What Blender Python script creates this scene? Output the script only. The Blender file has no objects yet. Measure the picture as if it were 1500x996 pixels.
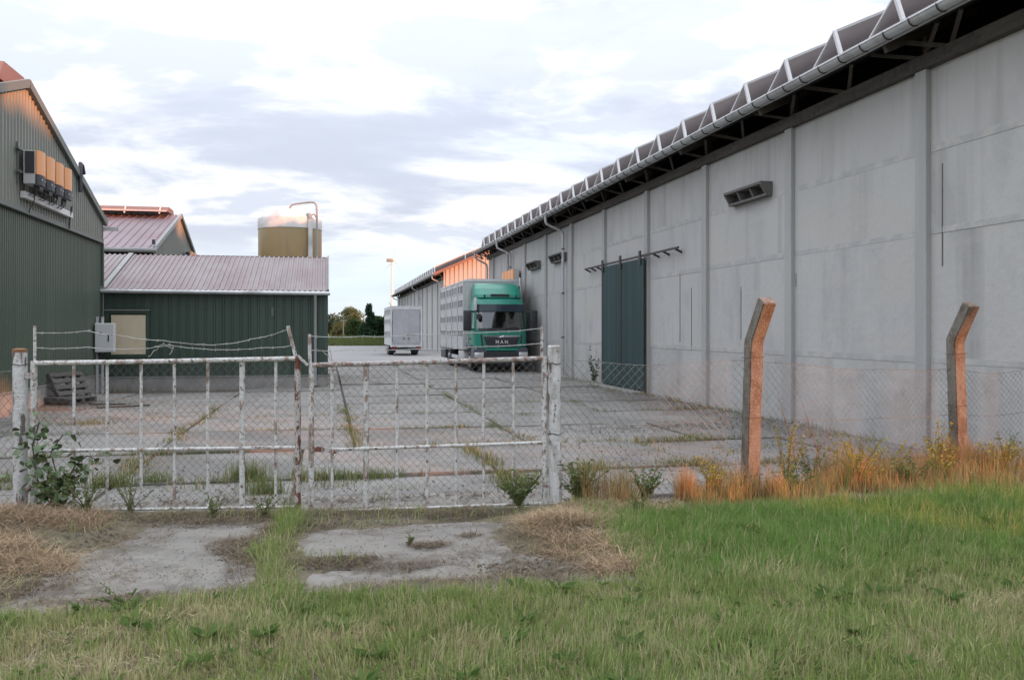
import bpy, bmesh, math, random
import numpy as np
from mathutils import Vector, Matrix, Euler

random.seed(7)
RNG = np.random.default_rng(11)
SC = bpy.context.scene
COL = SC.collection
R = math.radians

# ------------------------------------------------------------------ camera, world, sun, exposure
YAW = math.atan(270 / 1300)
cam_d = bpy.data.cameras.new('camera')
cam_d.sensor_width = 36.0
cam_d.lens = 31.2
cam_d.shift_y = -0.010
cam_d.clip_start = 0.05
cam_d.clip_end = 6000
cam = bpy.data.objects.new('camera', cam_d)
cam.location = (0, 0, 1.7)
cam.rotation_euler = (R(90), 0, -YAW)
COL.objects.link(cam)
SC.camera = cam

SUN_AZ = R(138)      # clockwise from +Y
SUN_EL = R(7.0)
to_sun = Vector((math.sin(SUN_AZ) * math.cos(SUN_EL), math.cos(SUN_AZ) * math.cos(SUN_EL), math.sin(SUN_EL)))

world = bpy.data.worlds.new('World')
SC.world = world
world.use_nodes = True
wn = world.node_tree
wn.nodes.clear()
def wnode(t, **kw):
    n = wn.nodes.new(t)
    for k, v in kw.items():
        setattr(n, k, v)
    return n
def wlink(a, b):
    wn.links.new(a, b)
def wmath(op, a, b=None, c=None, clamp=False):
    n = wnode('ShaderNodeMath', operation=op)
    n.use_clamp = clamp
    for i, v in enumerate((a, b, c)):
        if v is None:
            continue
        if isinstance(v, (int, float)):
            n.inputs[i].default_value = v
        else:
            wlink(v, n.inputs[i])
    return n.outputs[0]
def wmix(fac, a, b):
    n = wnode('ShaderNodeMix', data_type='RGBA')
    if isinstance(fac, (int, float)):
        n.inputs[0].default_value = fac
    else:
        wlink(fac, n.inputs[0])
    for i, v in ((6, a), (7, b)):
        if isinstance(v, tuple):
            n.inputs[i].default_value = (*v, 1)
        else:
            wlink(v, n.inputs[i])
    return n.outputs[2]
def wrange(v, a, b, c=0.0, d=1.0):
    n = wnode('ShaderNodeMapRange', interpolation_type='SMOOTHSTEP')
    wlink(v, n.inputs[0])
    for i, x in enumerate((a, b, c, d)):
        n.inputs[i + 1].default_value = x
    return n.outputs[0]

SKY_STRENGTH = 0.15
sky = wnode('ShaderNodeTexSky', sky_type='NISHITA')
sky.sun_disc = False
sky.sun_elevation = SUN_EL
sky.sun_rotation = SUN_AZ
sky.altitude = 60
sky.air_density = 1.0
sky.dust_density = 0.6
sky.ozone_density = 4.0
tc = wnode('ShaderNodeTexCoord')
sep = wnode('ShaderNodeSeparateXYZ')
wlink(tc.outputs['Generated'], sep.inputs[0])
zz = wmath('ADD', wmath('MAXIMUM', sep.outputs[2], 0.0), 0.16)
cmb = wnode('ShaderNodeCombineXYZ')
wlink(wmath('DIVIDE', sep.outputs[0], zz), cmb.inputs[0])
wlink(wmath('DIVIDE', sep.outputs[1], zz), cmb.inputs[1])
def wnoise(scale, detail, rough, off, st=(1, 1, 1)):
    m = wnode('ShaderNodeMapping')
    m.inputs['Scale'].default_value = st
    m.inputs['Location'].default_value = off
    wlink(cmb.outputs[0], m.inputs[0])
    n = wnode('ShaderNodeTexNoise')
    n.inputs['Scale'].default_value = scale
    n.inputs['Detail'].default_value = detail
    n.inputs['Roughness'].default_value = rough
    n.inputs['Distortion'].default_value = 0.25
    wlink(m.outputs[0], n.inputs['Vector'])
    return n.outputs[0]
DECK_OFF = (1.7, 9.3, 3.0)
DECK2_OFF = (3.3, 5.1, 1.0)
# thin bright veil of high cloud over the clear sky, then a broken deck of lilac-grey cloud
veil = wrange(wnoise(0.55, 4, 0.5, (3.1, 1.7, 0)), 0.22, 0.52)
low = wrange(sep.outputs[2], 0.03, 0.13)
veil = wmath('MULTIPLY', veil, wmath('MULTIPLY_ADD', low, 0.62, 0.38))
skyx = wnode('ShaderNodeVectorMath', operation='SCALE')
wlink(sky.outputs[0], skyx.inputs[0])
skyx.inputs['Scale'].default_value = 1.0
deck_n = wnoise(1.25, 8, 0.56, DECK_OFF, (0.75, 1.1, 1))
deck = wrange(deck_n, 0.475, 0.60)
deck2_n = wnoise(1.7, 8, 0.56, DECK2_OFF, (0.8, 1.1, 1))
deck = wmath('MAXIMUM', deck, wmath('MULTIPLY', wrange(deck2_n, 0.485, 0.59), 0.95))
deck = wmath('MULTIPLY', deck, wmath('MULTIPLY_ADD', wrange(sep.outputs[2], 0.05, 0.12), 0.85, 0.15))
shade = wrange(deck_n, 0.50, 0.66)
VEIL = (2.25, 2.25, 2.28)
LOW = (1.55, 1.80, 2.25)
CL_A = (1.44, 1.58, 1.86)
CL_B = (1.22, 1.35, 1.63)
c0 = wmix(0.75, skyx.outputs[0], LOW)
c1 = wmix(veil, c0, VEIL)
c2 = wmix(wmath('MULTIPLY', deck, 0.9), c1, wmix(shade, CL_A, CL_B))
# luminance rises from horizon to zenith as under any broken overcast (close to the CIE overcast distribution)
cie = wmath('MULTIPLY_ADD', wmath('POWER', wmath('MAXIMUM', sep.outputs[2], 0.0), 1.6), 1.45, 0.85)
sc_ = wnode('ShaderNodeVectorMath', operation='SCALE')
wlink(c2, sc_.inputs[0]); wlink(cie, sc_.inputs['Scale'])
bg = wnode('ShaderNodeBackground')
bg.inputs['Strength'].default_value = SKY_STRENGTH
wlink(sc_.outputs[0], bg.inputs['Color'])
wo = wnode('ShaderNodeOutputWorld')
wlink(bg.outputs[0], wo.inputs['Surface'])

sun_d = bpy.data.lights.new('sun', 'SUN')
sun_d.energy = 1.7
sun_d.color = (1.0, 0.33, 0.11)
sun_d.angle = R(0.6)
sun = bpy.data.objects.new('sun', sun_d)
sun.rotation_euler = (-to_sun).to_track_quat('-Z', 'Y').to_euler()
COL.objects.link(sun)

SC.view_settings.view_transform = 'Standard'
SC.view_settings.look = 'None'
SC.view_settings.gamma = 1.0
SC.view_settings.use_curve_mapping = False
SC.view_settings.exposure = 1.88
SC.render.engine = 'CYCLES'
SC.cycles.use_denoising = True
SC.cycles.max_bounces = 6
SC.cycles.diffuse_bounces = 3
SC.cycles.transparent_max_bounces = 12
SC.cycles.caustics_reflective = False
SC.cycles.caustics_refractive = False

# ------------------------------------------------------------------ helpers
def tag(o, label=None, cat=None, group=None, kind=None):
    if label: o['label'] = label
    if cat: o['category'] = cat
    if group: o['group'] = group
    if kind: o['kind'] = kind
    return o

def thing(name, label, cat, loc=(0, 0, 0), rotz=0.0, group=None):
    o = bpy.data.objects.new(name, None)
    o.empty_display_size = 0.2
    o.location = loc
    o.rotation_euler = (0, 0, rotz)
    COL.objects.link(o)
    return tag(o, label, cat, group)

def root_loc(p):
    v = Vector((0, 0, 0))
    while p is not None:
        v += p.location
        p = p.parent
    return v

class MB:
    """collects shapes and links them as one mesh object"""
    def __init__(self):
        self.v = []; self.f = []
    def add(self, vs, fs):
        b = len(self.v)
        self.v += [tuple(p) for p in vs]
        self.f += [tuple(i + b for i in f) for f in fs]
        return self
    def box(self, x0, x1, y0, y1, z0, z1):
        return self.add([(x0,y0,z0),(x1,y0,z0),(x1,y1,z0),(x0,y1,z0),(x0,y0,z1),(x1,y0,z1),(x1,y1,z1),(x0,y1,z1)],
                        [(0,3,2,1),(4,5,6,7),(0,1,5,4),(1,2,6,5),(2,3,7,6),(3,0,4,7)])
    def bbox(self, x0, x1, y0, y1, z0, z1, b=0.01):
        """box with chamfered edges"""
        bm = bmesh.new()
        bmesh.ops.create_cube(bm, size=1)
        for v in bm.verts:
            v.co = Vector(((x0+x1)/2 + v.co.x*(x1-x0), (y0+y1)/2 + v.co.y*(y1-y0), (z0+z1)/2 + v.co.z*(z1-z0)))
        bmesh.ops.bevel(bm, geom=bm.edges[:], offset=b, segments=2, affect='EDGES', profile=0.5)
        return self.bm(bm)
    def bm(self, bm):
        bm.verts.index_update()
        self.add([v.co[:] for v in bm.verts], [[v.index for v in f.verts] for f in bm.faces])
        bm.free()
        return self
    def beam(self, a, b, w, h, up=(0, 0, 1)):
        """rectangular bar from a to b; w sideways, h along up"""
        a = Vector(a); b = Vector(b)
        d = (b - a).normalized()
        u = Vector(up)
        s = d.cross(u)
        if s.length < 1e-4:
            s = d.cross(Vector((1, 0, 0)))
        s.normalize(); u = s.cross(d).normalized()
        s *= w / 2; u *= h / 2
        vs = [a - s - u, a + s - u, a + s + u, a - s + u, b - s - u, b + s - u, b + s + u, b - s + u]
        return self.add(vs, [(0,1,2,3),(7,6,5,4),(0,4,5,1),(1,5,6,2),(2,6,7,3),(3,7,4,0)])
    def tube(self, path, r, n=8, caps=True, taper=None):
        path = [Vector(p) for p in path]
        m = len(path)
        vs = []; fs = []
        ref = None
        for i, p in enumerate(path):
            if i == 0: d = path[1] - p
            elif i == m - 1: d = p - path[i - 1]
            else: d = (path[i + 1] - p).normalized() + (p - path[i - 1]).normalized()
            d.normalize()
            if ref is None:
                ref = Vector((0, 0, 1)) if abs(d.z) < 0.9 else Vector((1, 0, 0))
            s = d.cross(ref)
            if s.length < 1e-5: s = d.cross(Vector((0.3, 1, 0.2)))
            s.normalize(); u = s.cross(d).normalized(); ref = u
            rr = r if taper is None else r * taper[i]
            for k in range(n):
                t = 2 * math.pi * k / n
                vs.append(p + s * (math.cos(t) * rr) + u * (math.sin(t) * rr))
        for i in range(m - 1):
            for k in range(n):
                k2 = (k + 1) % n
                fs.append((i*n + k, i*n + k2, (i+1)*n + k2, (i+1)*n + k))
        if caps:
            fs.append(tuple(range(n))[::-1]); fs.append(tuple((m-1)*n + k for k in range(n)))
        return self.add(vs, fs)
    def lathe(self, prof, c=(0, 0, 0), n=24, axis='z'):
        vs = []; fs = []
        for (r, z) in prof:
            for k in range(n):
                t = 2 * math.pi * k / n
                x, y = math.cos(t) * r, math.sin(t) * r
                p = (x, y, z) if axis == 'z' else ((z, x, y) if axis == 'x' else (x, z, y))
                vs.append((c[0] + p[0], c[1] + p[1], c[2] + p[2]))
        for i in range(len(prof) - 1):
            for k in range(n):
                k2 = (k + 1) % n
                fs.append((i*n + k, i*n + k2, (i+1)*n + k2, (i+1)*n + k))
        fs.append(tuple(range(n))[::-1]); fs.append(tuple((len(prof)-1)*n + k for k in range(n)))
        return self.add(vs, fs)
    def prism(self, poly, lo, hi, axis='x'):
        """extrude a 2D polygon along an axis; poly holds the other two coordinates in order"""
        n = len(poly)
        def p3(a, q):
            if axis == 'x': return (a, q[0], q[1])
            if axis == 'y': return (q[0], a, q[1])
            return (q[0], q[1], a)
        vs = [p3(lo, q) for q in poly] + [p3(hi, q) for q in poly]
        fs = [tuple(range(n)), tuple(range(2*n - 1, n - 1, -1))]
        for i in range(n):
            j = (i + 1) % n
            fs.append((i, i + n, j + n, j))
        return self.add(vs, fs)
    def corr(self, a0, a1, pitch, depth, P0, P1, nrm, phase=0.0, style='trap'):
        """profiled sheet: P0(a), P1(a) give the two ends of each fold line, ribs stand out along nrm"""
        if style == 'trap':
            prof = [(0, 0), (0.5, 0), (0.6, 1), (0.9, 1)]
        elif style == 'rib':
            prof = [(0, 0), (0.72, 0), (0.78, 1), (0.94, 1)]
        else:
            prof = [(k / 6, 0.5 - 0.5 * math.cos(2 * math.pi * k / 6)) for k in range(6)]
        pts = []
        k = math.floor((a0 - phase) / pitch) - 1
        while phase + k * pitch < a1 + pitch:
            for (t, hgt) in prof:
                pts.append((phase + (k + t) * pitch, hgt * depth))
            k += 1
        def hat(a):
            for i in range(len(pts) - 1):
                if pts[i][0] <= a <= pts[i+1][0]:
                    t = (a - pts[i][0]) / max(1e-9, pts[i+1][0] - pts[i][0])
                    return pts[i][1] * (1 - t) + pts[i+1][1] * t
            return 0
        seq = [(a0, hat(a0))] + [p for p in pts if a0 + 1e-4 < p[0] < a1 - 1e-4] + [(a1, hat(a1))]
        nrm = Vector(nrm)
        vs = []
        for (a, hgt) in seq:
            vs.append(Vector(P0(a)) + nrm * hgt); vs.append(Vector(P1(a)) + nrm * hgt)
        fs = [(2*i, 2*i + 2, 2*i + 3, 2*i + 1) for i in range(len(seq) - 1)]
        return self.add(vs, fs)
    def build(self, name, mat, parent=None, smooth=False, world=True, kind=None, label=None):
        off = root_loc(parent) if (parent is not None and world) else Vector((0, 0, 0))
        me = bpy.data.meshes.new(name)
        me.from_pydata([(p[0]-off.x, p[1]-off.y, p[2]-off.z) for p in self.v], [], self.f)
        me.materials.append(mat)
        if smooth:
            me.polygons.foreach_set('use_smooth', [True] * len(me.polygons))
            try: me.set_sharp_from_angle(angle=R(40))
            except Exception: pass
        me.update()
        o = bpy.data.objects.new(name, me)
        COL.objects.link(o)
        if parent is not None: o.parent = parent
        if kind: o['kind'] = kind
        if label: o['label'] = label
        return o

def dup(o, parent=None, loc=None, rot=None):
    c = o.copy()
    COL.objects.link(c)
    if parent is not None: c.parent = parent
    if loc is not None: c.location = loc
    if rot is not None: c.rotation_euler = rot
    return c

def dup_tree(o, parent=None, loc=None, rotz=None):
    c = dup(o, parent)
    if loc is not None: c.location = loc
    if rotz is not None: c.rotation_euler = (0, 0, rotz)
    for ch in o.children:
        dup_tree(ch, c)
    return c

def np_mesh(name, verts, faces_flat, loop_tot, mat, parent=None, cols=None, kind=None, smooth=False):
    """mesh straight from numpy arrays; cols = per-vertex linear colours"""
    me = bpy.data.meshes.new(name)
    nv = len(verts); nf = len(loop_tot)
    me.vertices.add(nv)
    me.vertices.foreach_set('co', np.asarray(verts, dtype=np.float32).ravel())
    me.loops.add(len(faces_flat))
    me.loops.foreach_set('vertex_index', np.asarray(faces_flat, dtype=np.int32))
    me.polygons.add(nf)
    lt = np.asarray(loop_tot, dtype=np.int32)
    ls = np.concatenate([[0], np.cumsum(lt)[:-1]]).astype(np.int32)
    me.polygons.foreach_set('loop_start', ls)
    me.update(calc_edges=True)
    if cols is not None:
        at = me.color_attributes.new('Col', 'FLOAT_COLOR', 'POINT')
        c4 = np.ones((nv, 4), dtype=np.float32); c4[:, :3] = cols
        at.data.foreach_set('color', c4.ravel())
    me.materials.append(mat)
    if smooth: me.polygons.foreach_set('use_smooth', [True] * nf)
    o = bpy.data.objects.new(name, me)
    COL.objects.link(o)
    if parent is not None: o.parent = parent
    if kind: o['kind'] = kind
    return o

# ------------------------------------------------------------------ materials
def M(name, base, rough=0.8, metal=0.0, layers=(), bump=0.0, bscale=40.0, var=0.0, spec=0.5, rnd=True, bstretch=(1,1,1), cracks=None, eave=None):
    """layers: (colour, scale, stretch xyz, lo, hi, strength[, roughness]) noise-masked colours laid over the base"""
    m = bpy.data.materials.new(name)
    m.use_nodes = True
    nt = m.node_tree
    p = nt.nodes['Principled BSDF']
    L = nt.links.new
    p.inputs['Roughness'].default_value = rough
    p.inputs['Metallic'].default_value = metal
    p.inputs['Specular IOR Level'].default_value = spec
    tcn = nt.nodes.new('ShaderNodeTexCoord')
    oi = nt.nodes.new('ShaderNodeObjectInfo')
    vec = tcn.outputs['Object']
    if rnd:
        ma = nt.nodes.new('ShaderNodeVectorMath'); ma.operation = 'SCALE'
        cb = nt.nodes.new('ShaderNodeCombineXYZ')
        for i in range(3): L(oi.outputs['Random'], cb.inputs[i])
        L(cb.outputs[0], ma.inputs[0]); ma.inputs['Scale'].default_value = 37.0
        ad = nt.nodes.new('ShaderNodeVectorMath'); ad.operation = 'ADD'
        L(vec, ad.inputs[0]); L(ma.outputs[0], ad.inputs[1])
        vec = ad.outputs[0]
    rgb = nt.nodes.new('ShaderNodeRGB'); rgb.outputs[0].default_value = (*base, 1)
    col = rgb.outputs[0]
    if var:
        hs = nt.nodes.new('ShaderNodeHueSaturation')
        mr = nt.nodes.new('ShaderNodeMapRange')
        L(oi.outputs['Random'], mr.inputs[0]); mr.inputs[3].default_value = 1 - var; mr.inputs[4].default_value = 1 + var
        L(mr.outputs[0], hs.inputs['Value']); L(col, hs.inputs['Color'])
        col = hs.outputs[0]
    rv = None
    for i, ly in enumerate(layers):
        c, sc, st, lo, hi, k = ly[:6]
        mp = nt.nodes.new('ShaderNodeMapping'); mp.inputs['Scale'].default_value = st
        mp.inputs['Location'].default_value = (i * 3.7, i * 1.3, i * 2.1)
        L(vec, mp.inputs[0])
        nz = nt.nodes.new('ShaderNodeTexNoise')
        nz.inputs['Scale'].default_value = sc; nz.inputs['Detail'].default_value = 6; nz.inputs['Roughness'].default_value = 0.6
        L(mp.outputs[0], nz.inputs['Vector'])
        mr = nt.nodes.new('ShaderNodeMapRange'); mr.inputs[1].default_value = lo; mr.inputs[2].default_value = hi
        mr.inputs[4].default_value = k
        L(nz.outputs[0], mr.inputs[0])
        mx = nt.nodes.new('ShaderNodeMix'); mx.data_type = 'RGBA'
        L(mr.outputs[0], mx.inputs[0]); L(col, mx.inputs[6]); mx.inputs[7].default_value = (*c, 1)
        col = mx.outputs[2]
        if len(ly) > 6:
            mf = nt.nodes.new('ShaderNodeMix')
            L(mr.outputs[0], mf.inputs[0])
            if rv is None: mf.inputs[2].default_value = rough
            else: L(rv, mf.inputs[2])
            mf.inputs[3].default_value = ly[6]
            rv = mf.outputs[0]
    if cracks:
        csc, cw, cc, ck = cracks
        nz = nt.nodes.new('ShaderNodeTexNoise'); nz.inputs['Scale'].default_value = csc * 3; nz.inputs['Detail'].default_value = 5
        L(vec, nz.inputs['Vector'])
        sc2 = nt.nodes.new('ShaderNodeVectorMath'); sc2.operation = 'SCALE'; sc2.inputs['Scale'].default_value = 0.55 / csc
        L(nz.outputs['Color'], sc2.inputs[0])
        ad2 = nt.nodes.new('ShaderNodeVectorMath'); ad2.operation = 'ADD'
        L(vec, ad2.inputs[0]); L(sc2.outputs[0], ad2.inputs[1])
        vo = nt.nodes.new('ShaderNodeTexVoronoi'); vo.feature = 'DISTANCE_TO_EDGE'; vo.inputs['Scale'].default_value = csc
        L(ad2.outputs[0], vo.inputs['Vector'])
        mr = nt.nodes.new('ShaderNodeMapRange'); mr.inputs[1].default_value = 0.0; mr.inputs[2].default_value = cw
        mr.inputs[3].default_value = ck; mr.inputs[4].default_value = 0.0
        L(vo.outputs['Distance'], mr.inputs[0])
        gate_ = nt.nodes.new('ShaderNodeTexNoise'); gate_.inputs['Scale'].default_value = csc * 0.9; L(vec, gate_.inputs['Vector'])
        gr_ = nt.nodes.new('ShaderNodeMapRange'); gr_.inputs[1].default_value = 0.50; gr_.inputs[2].default_value = 0.58; L(gate_.outputs[0], gr_.inputs[0])
        mu = nt.nodes.new('ShaderNodeMath'); mu.operation = 'MULTIPLY'; L(mr.outputs[0], mu.inputs[0]); L(gr_.outputs[0], mu.inputs[1])
        mx = nt.nodes.new('ShaderNodeMix'); mx.data_type = 'RGBA'
        L(mu.outputs[0], mx.inputs[0]); L(col, mx.inputs[6]); mx.inputs[7].default_value = (*cc, 1)
        col = mx.outputs[2]
    L(col, p.inputs['Base Color'])
    if rv is not None: L(rv, p.inputs['Roughness'])
    if bump:
        mp = nt.nodes.new('ShaderNodeMapping'); mp.inputs['Scale'].default_value = bstretch
        L(vec, mp.inputs[0])
        nz = nt.nodes.new('ShaderNodeTexNoise'); nz.inputs['Scale'].default_value = bscale; nz.inputs['Detail'].default_value = 5
        L(mp.outputs[0], nz.inputs['Vector'])
        bp = nt.nodes.new('ShaderNodeBump'); bp.inputs['Strength'].default_value = bump; bp.inputs['Distance'].default_value = 0.02
        L(nz.outputs[0], bp.inputs['Height']); L(bp.outputs[0], p.inputs['Normal'])
    return m

def M_leaf(name, trans=0.35, rough=0.6, tint=(1, 1, 1)):
    """leaf / blade material: colour from the mesh's own plant colours, some light passing through"""
    m = bpy.data.materials.new(name); m.use_nodes = True
    nt = m.node_tree; nt.nodes.clear(); L = nt.links.new
    at = nt.nodes.new('ShaderNodeAttribute'); at.attribute_name = 'Col'
    d = nt.nodes.new('ShaderNodeBsdfDiffuse'); t = nt.nodes.new('ShaderNodeBsdfTranslucent')
    L(at.outputs['Color'], d.inputs['Color']); L(at.outputs['Color'], t.inputs['Color'])
    mx = nt.nodes.new('ShaderNodeMixShader'); mx.inputs[0].default_value = trans
    L(d.outputs[0], mx.inputs[1]); L(t.outputs[0], mx.inputs[2])
    o = nt.nodes.new('ShaderNodeOutputMaterial'); L(mx.outputs[0], o.inputs['Surface'])
    return m

def M_glass(name, tint=(0.55, 0.6, 0.6), f=0.10):
    m = bpy.data.materials.new(name); m.use_nodes = True
    nt = m.node_tree; nt.nodes.clear(); L = nt.links.new
    tr = nt.nodes.new('ShaderNodeBsdfTransparent'); tr.inputs[0].default_value = (*tint, 1)
    gl = nt.nodes.new('ShaderNodeBsdfGlossy'); gl.inputs['Roughness'].default_value = 0.03
    fr = nt.nodes.new('ShaderNodeFresnel'); fr.inputs[0].default_value = 1.5
    ad = nt.nodes.new('ShaderNodeMath'); ad.operation = 'ADD'; ad.inputs[1].default_value = f; ad.use_clamp = True
    L(fr.outputs[0], ad.inputs[0])
    mx = nt.nodes.new('ShaderNodeMixShader'); L(ad.outputs[0], mx.inputs[0]); L(tr.outputs[0], mx.inputs[1]); L(gl.outputs[0], mx.inputs[2])
    o = nt.nodes.new('ShaderNodeOutputMaterial'); L(mx.outputs[0], o.inputs['Surface'])
    return m

U = (1, 1, 1)
VERT = (1, 1, 0.12)
m_wall = M('weathered_concrete_wall', (0.46, 0.455, 0.445), 0.9, layers=[
    ((0.50, 0.495, 0.48), 0.5, U, 0.42, 0.62, 0.7), ((0.31, 0.31, 0.315), 1.3, (1, 1, 0.5), 0.5, 0.75, 0.6),
    ((0.48, 0.47, 0.445), 1.1, (1, 0.35, 3.2), 0.56, 0.70, 0.6), ((0.21, 0.205, 0.195), 1.6, (1, 1, 0.05), 0.54, 0.74, 0.5), ((0.52, 0.515, 0.50), 2.4, (1, 1, 0.06), 0.60, 0.72, 0.45),
    ((0.19, 0.185, 0.18), 22, U, 0.62, 0.75, 0.35), ((0.15, 0.125, 0.10), 3.2, (1, 1, 0.06), 0.70, 0.76, 0.6), ((0.47, 0.455, 0.42), 0.45, (1, 0.6, 1.6), 0.54, 0.60, 0.5), ((0.16, 0.15, 0.14), 60, U, 0.66, 0.72, 0.5)], bump=0.45, bscale=9)
WALL_BASE_LAYERS = [((0.50, 0.495, 0.48), 0.5, U, 0.42, 0.62, 0.7), ((0.33, 0.325, 0.32), 1.3, (1, 1, 0.5), 0.5, 0.75, 0.6), ((0.26, 0.25, 0.235), 1.6, (1, 1, 0.05), 0.54, 0.74, 0.45)]
m_wall_top = M('concrete_wall_with_runoff', (0.455, 0.45, 0.44), 0.9, layers=WALL_BASE_LAYERS + [
    ((0.28, 0.27, 0.255), 2.8, (1, 1, 0.04), 0.54, 0.70, 0.4), ((0.54, 0.535, 0.52), 5, (1, 1, 0.04), 0.60, 0.72, 0.4), ((0.20, 0.185, 0.17), 7, (1, 1, 0.05), 0.66, 0.74, 0.45)], bump=0.45, bscale=9)
m_wall_foot = M('concrete_wall_with_splash_dirt', (0.45, 0.445, 0.435), 0.9, layers=WALL_BASE_LAYERS + [
    ((0.31, 0.30, 0.28), 1.2, (1, 1, 1.6), 0.46, 0.70, 0.45), ((0.24, 0.232, 0.205), 3.5, (1, 1, 0.7), 0.58, 0.76, 0.45)], bump=0.5, bscale=9)
m_mortar = M('pale_mortar', (0.48, 0.47, 0.445), 0.9, layers=[((0.40, 0.40, 0.397), 3.5, U, 0.40, 0.56, 1.0)], bump=0.3, bscale=30)
m_pil = M('concrete_pilaster', (0.37, 0.37, 0.363), 0.9, layers=[
    ((0.44, 0.435, 0.42), 2.0, VERT, 0.45, 0.65, 0.7), ((0.17, 0.165, 0.16), 3, (1, 1, 0.1), 0.58, 0.75, 0.5)], bump=0.2, bscale=20)
m_conc = M('concrete_plain', (0.30, 0.29, 0.275), 0.9, layers=[((0.20, 0.19, 0.175), 3, U, 0.45, 0.7, 0.7), ((0.38, 0.37, 0.35), 9, U, 0.5, 0.7, 0.4)], bump=0.3, bscale=30)
m_slab = M('yard_concrete', (0.185, 0.177, 0.165), 0.9, var=0.22, layers=[
    ((0.25, 0.241, 0.226), 0.7, U, 0.45, 0.65, 0.8), ((0.12, 0.114, 0.104), 1.6, U, 0.50, 0.70, 0.8),
    ((0.115, 0.105, 0.09), 5.5, U, 0.60, 0.75, 0.6), ((0.30, 0.295, 0.28), 30, U, 0.60, 0.72, 0.5), ((0.09, 0.085, 0.075), 45, U, 0.62, 0.72, 0.6), ((0.10, 0.095, 0.085), 0.9, (2.2, 0.25, 1), 0.58, 0.70, 0.55)], bump=0.5, bscale=50, cracks=(0.7, 0.012, (0.06, 0.055, 0.045), 0.9))
m_apron = M('apron_concrete', (0.215, 0.202, 0.18), 0.88, layers=[
    ((0.26, 0.248, 0.225), 1.4, U, 0.48, 0.64, 0.8), ((0.155, 0.15, 0.138), 2.2, (1, 1.8, 1), 0.5, 0.7, 0.8),
    ((0.13, 0.112, 0.09), 5, U, 0.52, 0.68, 0.8), ((0.10, 0.088, 0.072), 1.7, (1, 1, 1), 0.56, 0.64, 0.55), ((0.31, 0.305, 0.29), 70, U, 0.56, 0.7, 0.45), ((0.12, 0.11, 0.10), 110, U, 0.62, 0.72, 0.5)], bump=0.5, bscale=90, cracks=(0.9, 0.01, (0.07, 0.06, 0.05), 0.9))
m_post = M('concrete_post', (0.20, 0.18, 0.155), 0.92, layers=[
    ((0.13, 0.095, 0.07), 7, (1, 1, 0.6), 0.45, 0.6, 0.9), ((0.28, 0.26, 0.225), 28, U, 0.52, 0.68, 0.7), ((0.13, 0.125, 0.09), 40, U, 0.60, 0.72, 0.7),
    ((0.12, 0.11, 0.10), 4, VERT, 0.6, 0.75, 0.5)], bump=0.7, bscale=70)
m_ground = M('soil_and_short_grass', (0.125, 0.105, 0.072), 1.0, rnd=False, layers=[
    ((0.085, 0.085, 0.045), 0.9, U, 0.45, 0.65, 0.6), ((0.17, 0.145, 0.085), 3.5, U, 0.5, 0.7, 0.7), ((0.05, 0.045, 0.028), 12, U, 0.55, 0.75, 0.7)], bump=0.6, bscale=25)
m_dirt = M('dark_dirt', (0.10, 0.085, 0.068), 1.0, rnd=False, layers=[((0.16, 0.14, 0.11), 6, U, 0.45, 0.65, 0.8), ((0.05, 0.043, 0.035), 14, U, 0.5, 0.7, 0.8)], bump=0.8, bscale=35)
m_far = M('far_yard_surface', (0.235, 0.232, 0.228), 0.9, rnd=False, layers=[((0.28, 0.275, 0.27), 0.25, (0.4, 1.5, 1), 0.42, 0.62, 0.8), ((0.16, 0.155, 0.15), 0.5, (0.4, 1.6, 1), 0.54, 0.7, 0.7)])
m_field = M('far_field', (0.10, 0.13, 0.05), 1.0, rnd=False, layers=[((0.14, 0.145, 0.06), 0.05, U, 0.4, 0.6, 0.8)])
m_green = M('dark_green_sheet', (0.040, 0.068, 0.050), 0.45, layers=[((0.048, 0.080, 0.060), 1.0, VERT, 0.45, 0.65, 0.8), ((0.065, 0.085, 0.068), 4, (1, 1, 0.15), 0.6, 0.8, 0.5)], var=0.10, bump=0.10, bscale=1.2)
m_lgreen = M('olive_green_sheet', (0.082, 0.112, 0.084), 0.42, layers=[((0.105, 0.138, 0.105), 1.0, VERT, 0.45, 0.65, 0.8), ((0.10, 0.11, 0.09), 5, (1, 1, 0.1), 0.6, 0.8, 0.5)], var=0.08, bump=0.10, bscale=1.2)
m_gable = M('pale_grey_green_sheet', (0.215, 0.225, 0.195), 0.5, layers=[((0.25, 0.255, 0.225), 0.8, VERT, 0.45, 0.65, 0.7), ((0.16, 0.165, 0.14), 4, (1, 1, 0.1), 0.6, 0.8, 0.5)], var=0.03)
m_trim = M('grey_green_trim', (0.13, 0.145, 0.13), 0.5)
m_trim_l = M('pale_grey_flashing', (0.27, 0.275, 0.27), 0.5, layers=[((0.18, 0.185, 0.18), 3, U, 0.5, 0.7, 0.6)])
m_roof = M('faded_red_brown_roof_sheet', (0.235, 0.185, 0.188), 0.6, layers=[
    ((0.29, 0.255, 0.255), 1.4, (1, 0.25, 0.5), 0.42, 0.62, 0.8), ((0.20, 0.12, 0.12), 0.7, U, 0.52, 0.72, 0.6), ((0.15, 0.13, 0.125), 9, (1, 0.2, 0.3), 0.6, 0.75, 0.5)], var=0.03)
m_roofr = M('red_roof_sheet', (0.19, 0.10, 0.085), 0.55, layers=[((0.21, 0.135, 0.12), 1.5, (1, 0.3, 0.3), 0.45, 0.65, 0.7)])
m_roofp = M('purple_red_roof_sheet', (0.20, 0.15, 0.165), 0.5, layers=[((0.26, 0.19, 0.21), 1.0, (1, 0.3, 0.3), 0.45, 0.65, 0.8), ((0.22, 0.10, 0.10), 0.6, U, 0.55, 0.72, 0.5)])
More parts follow.
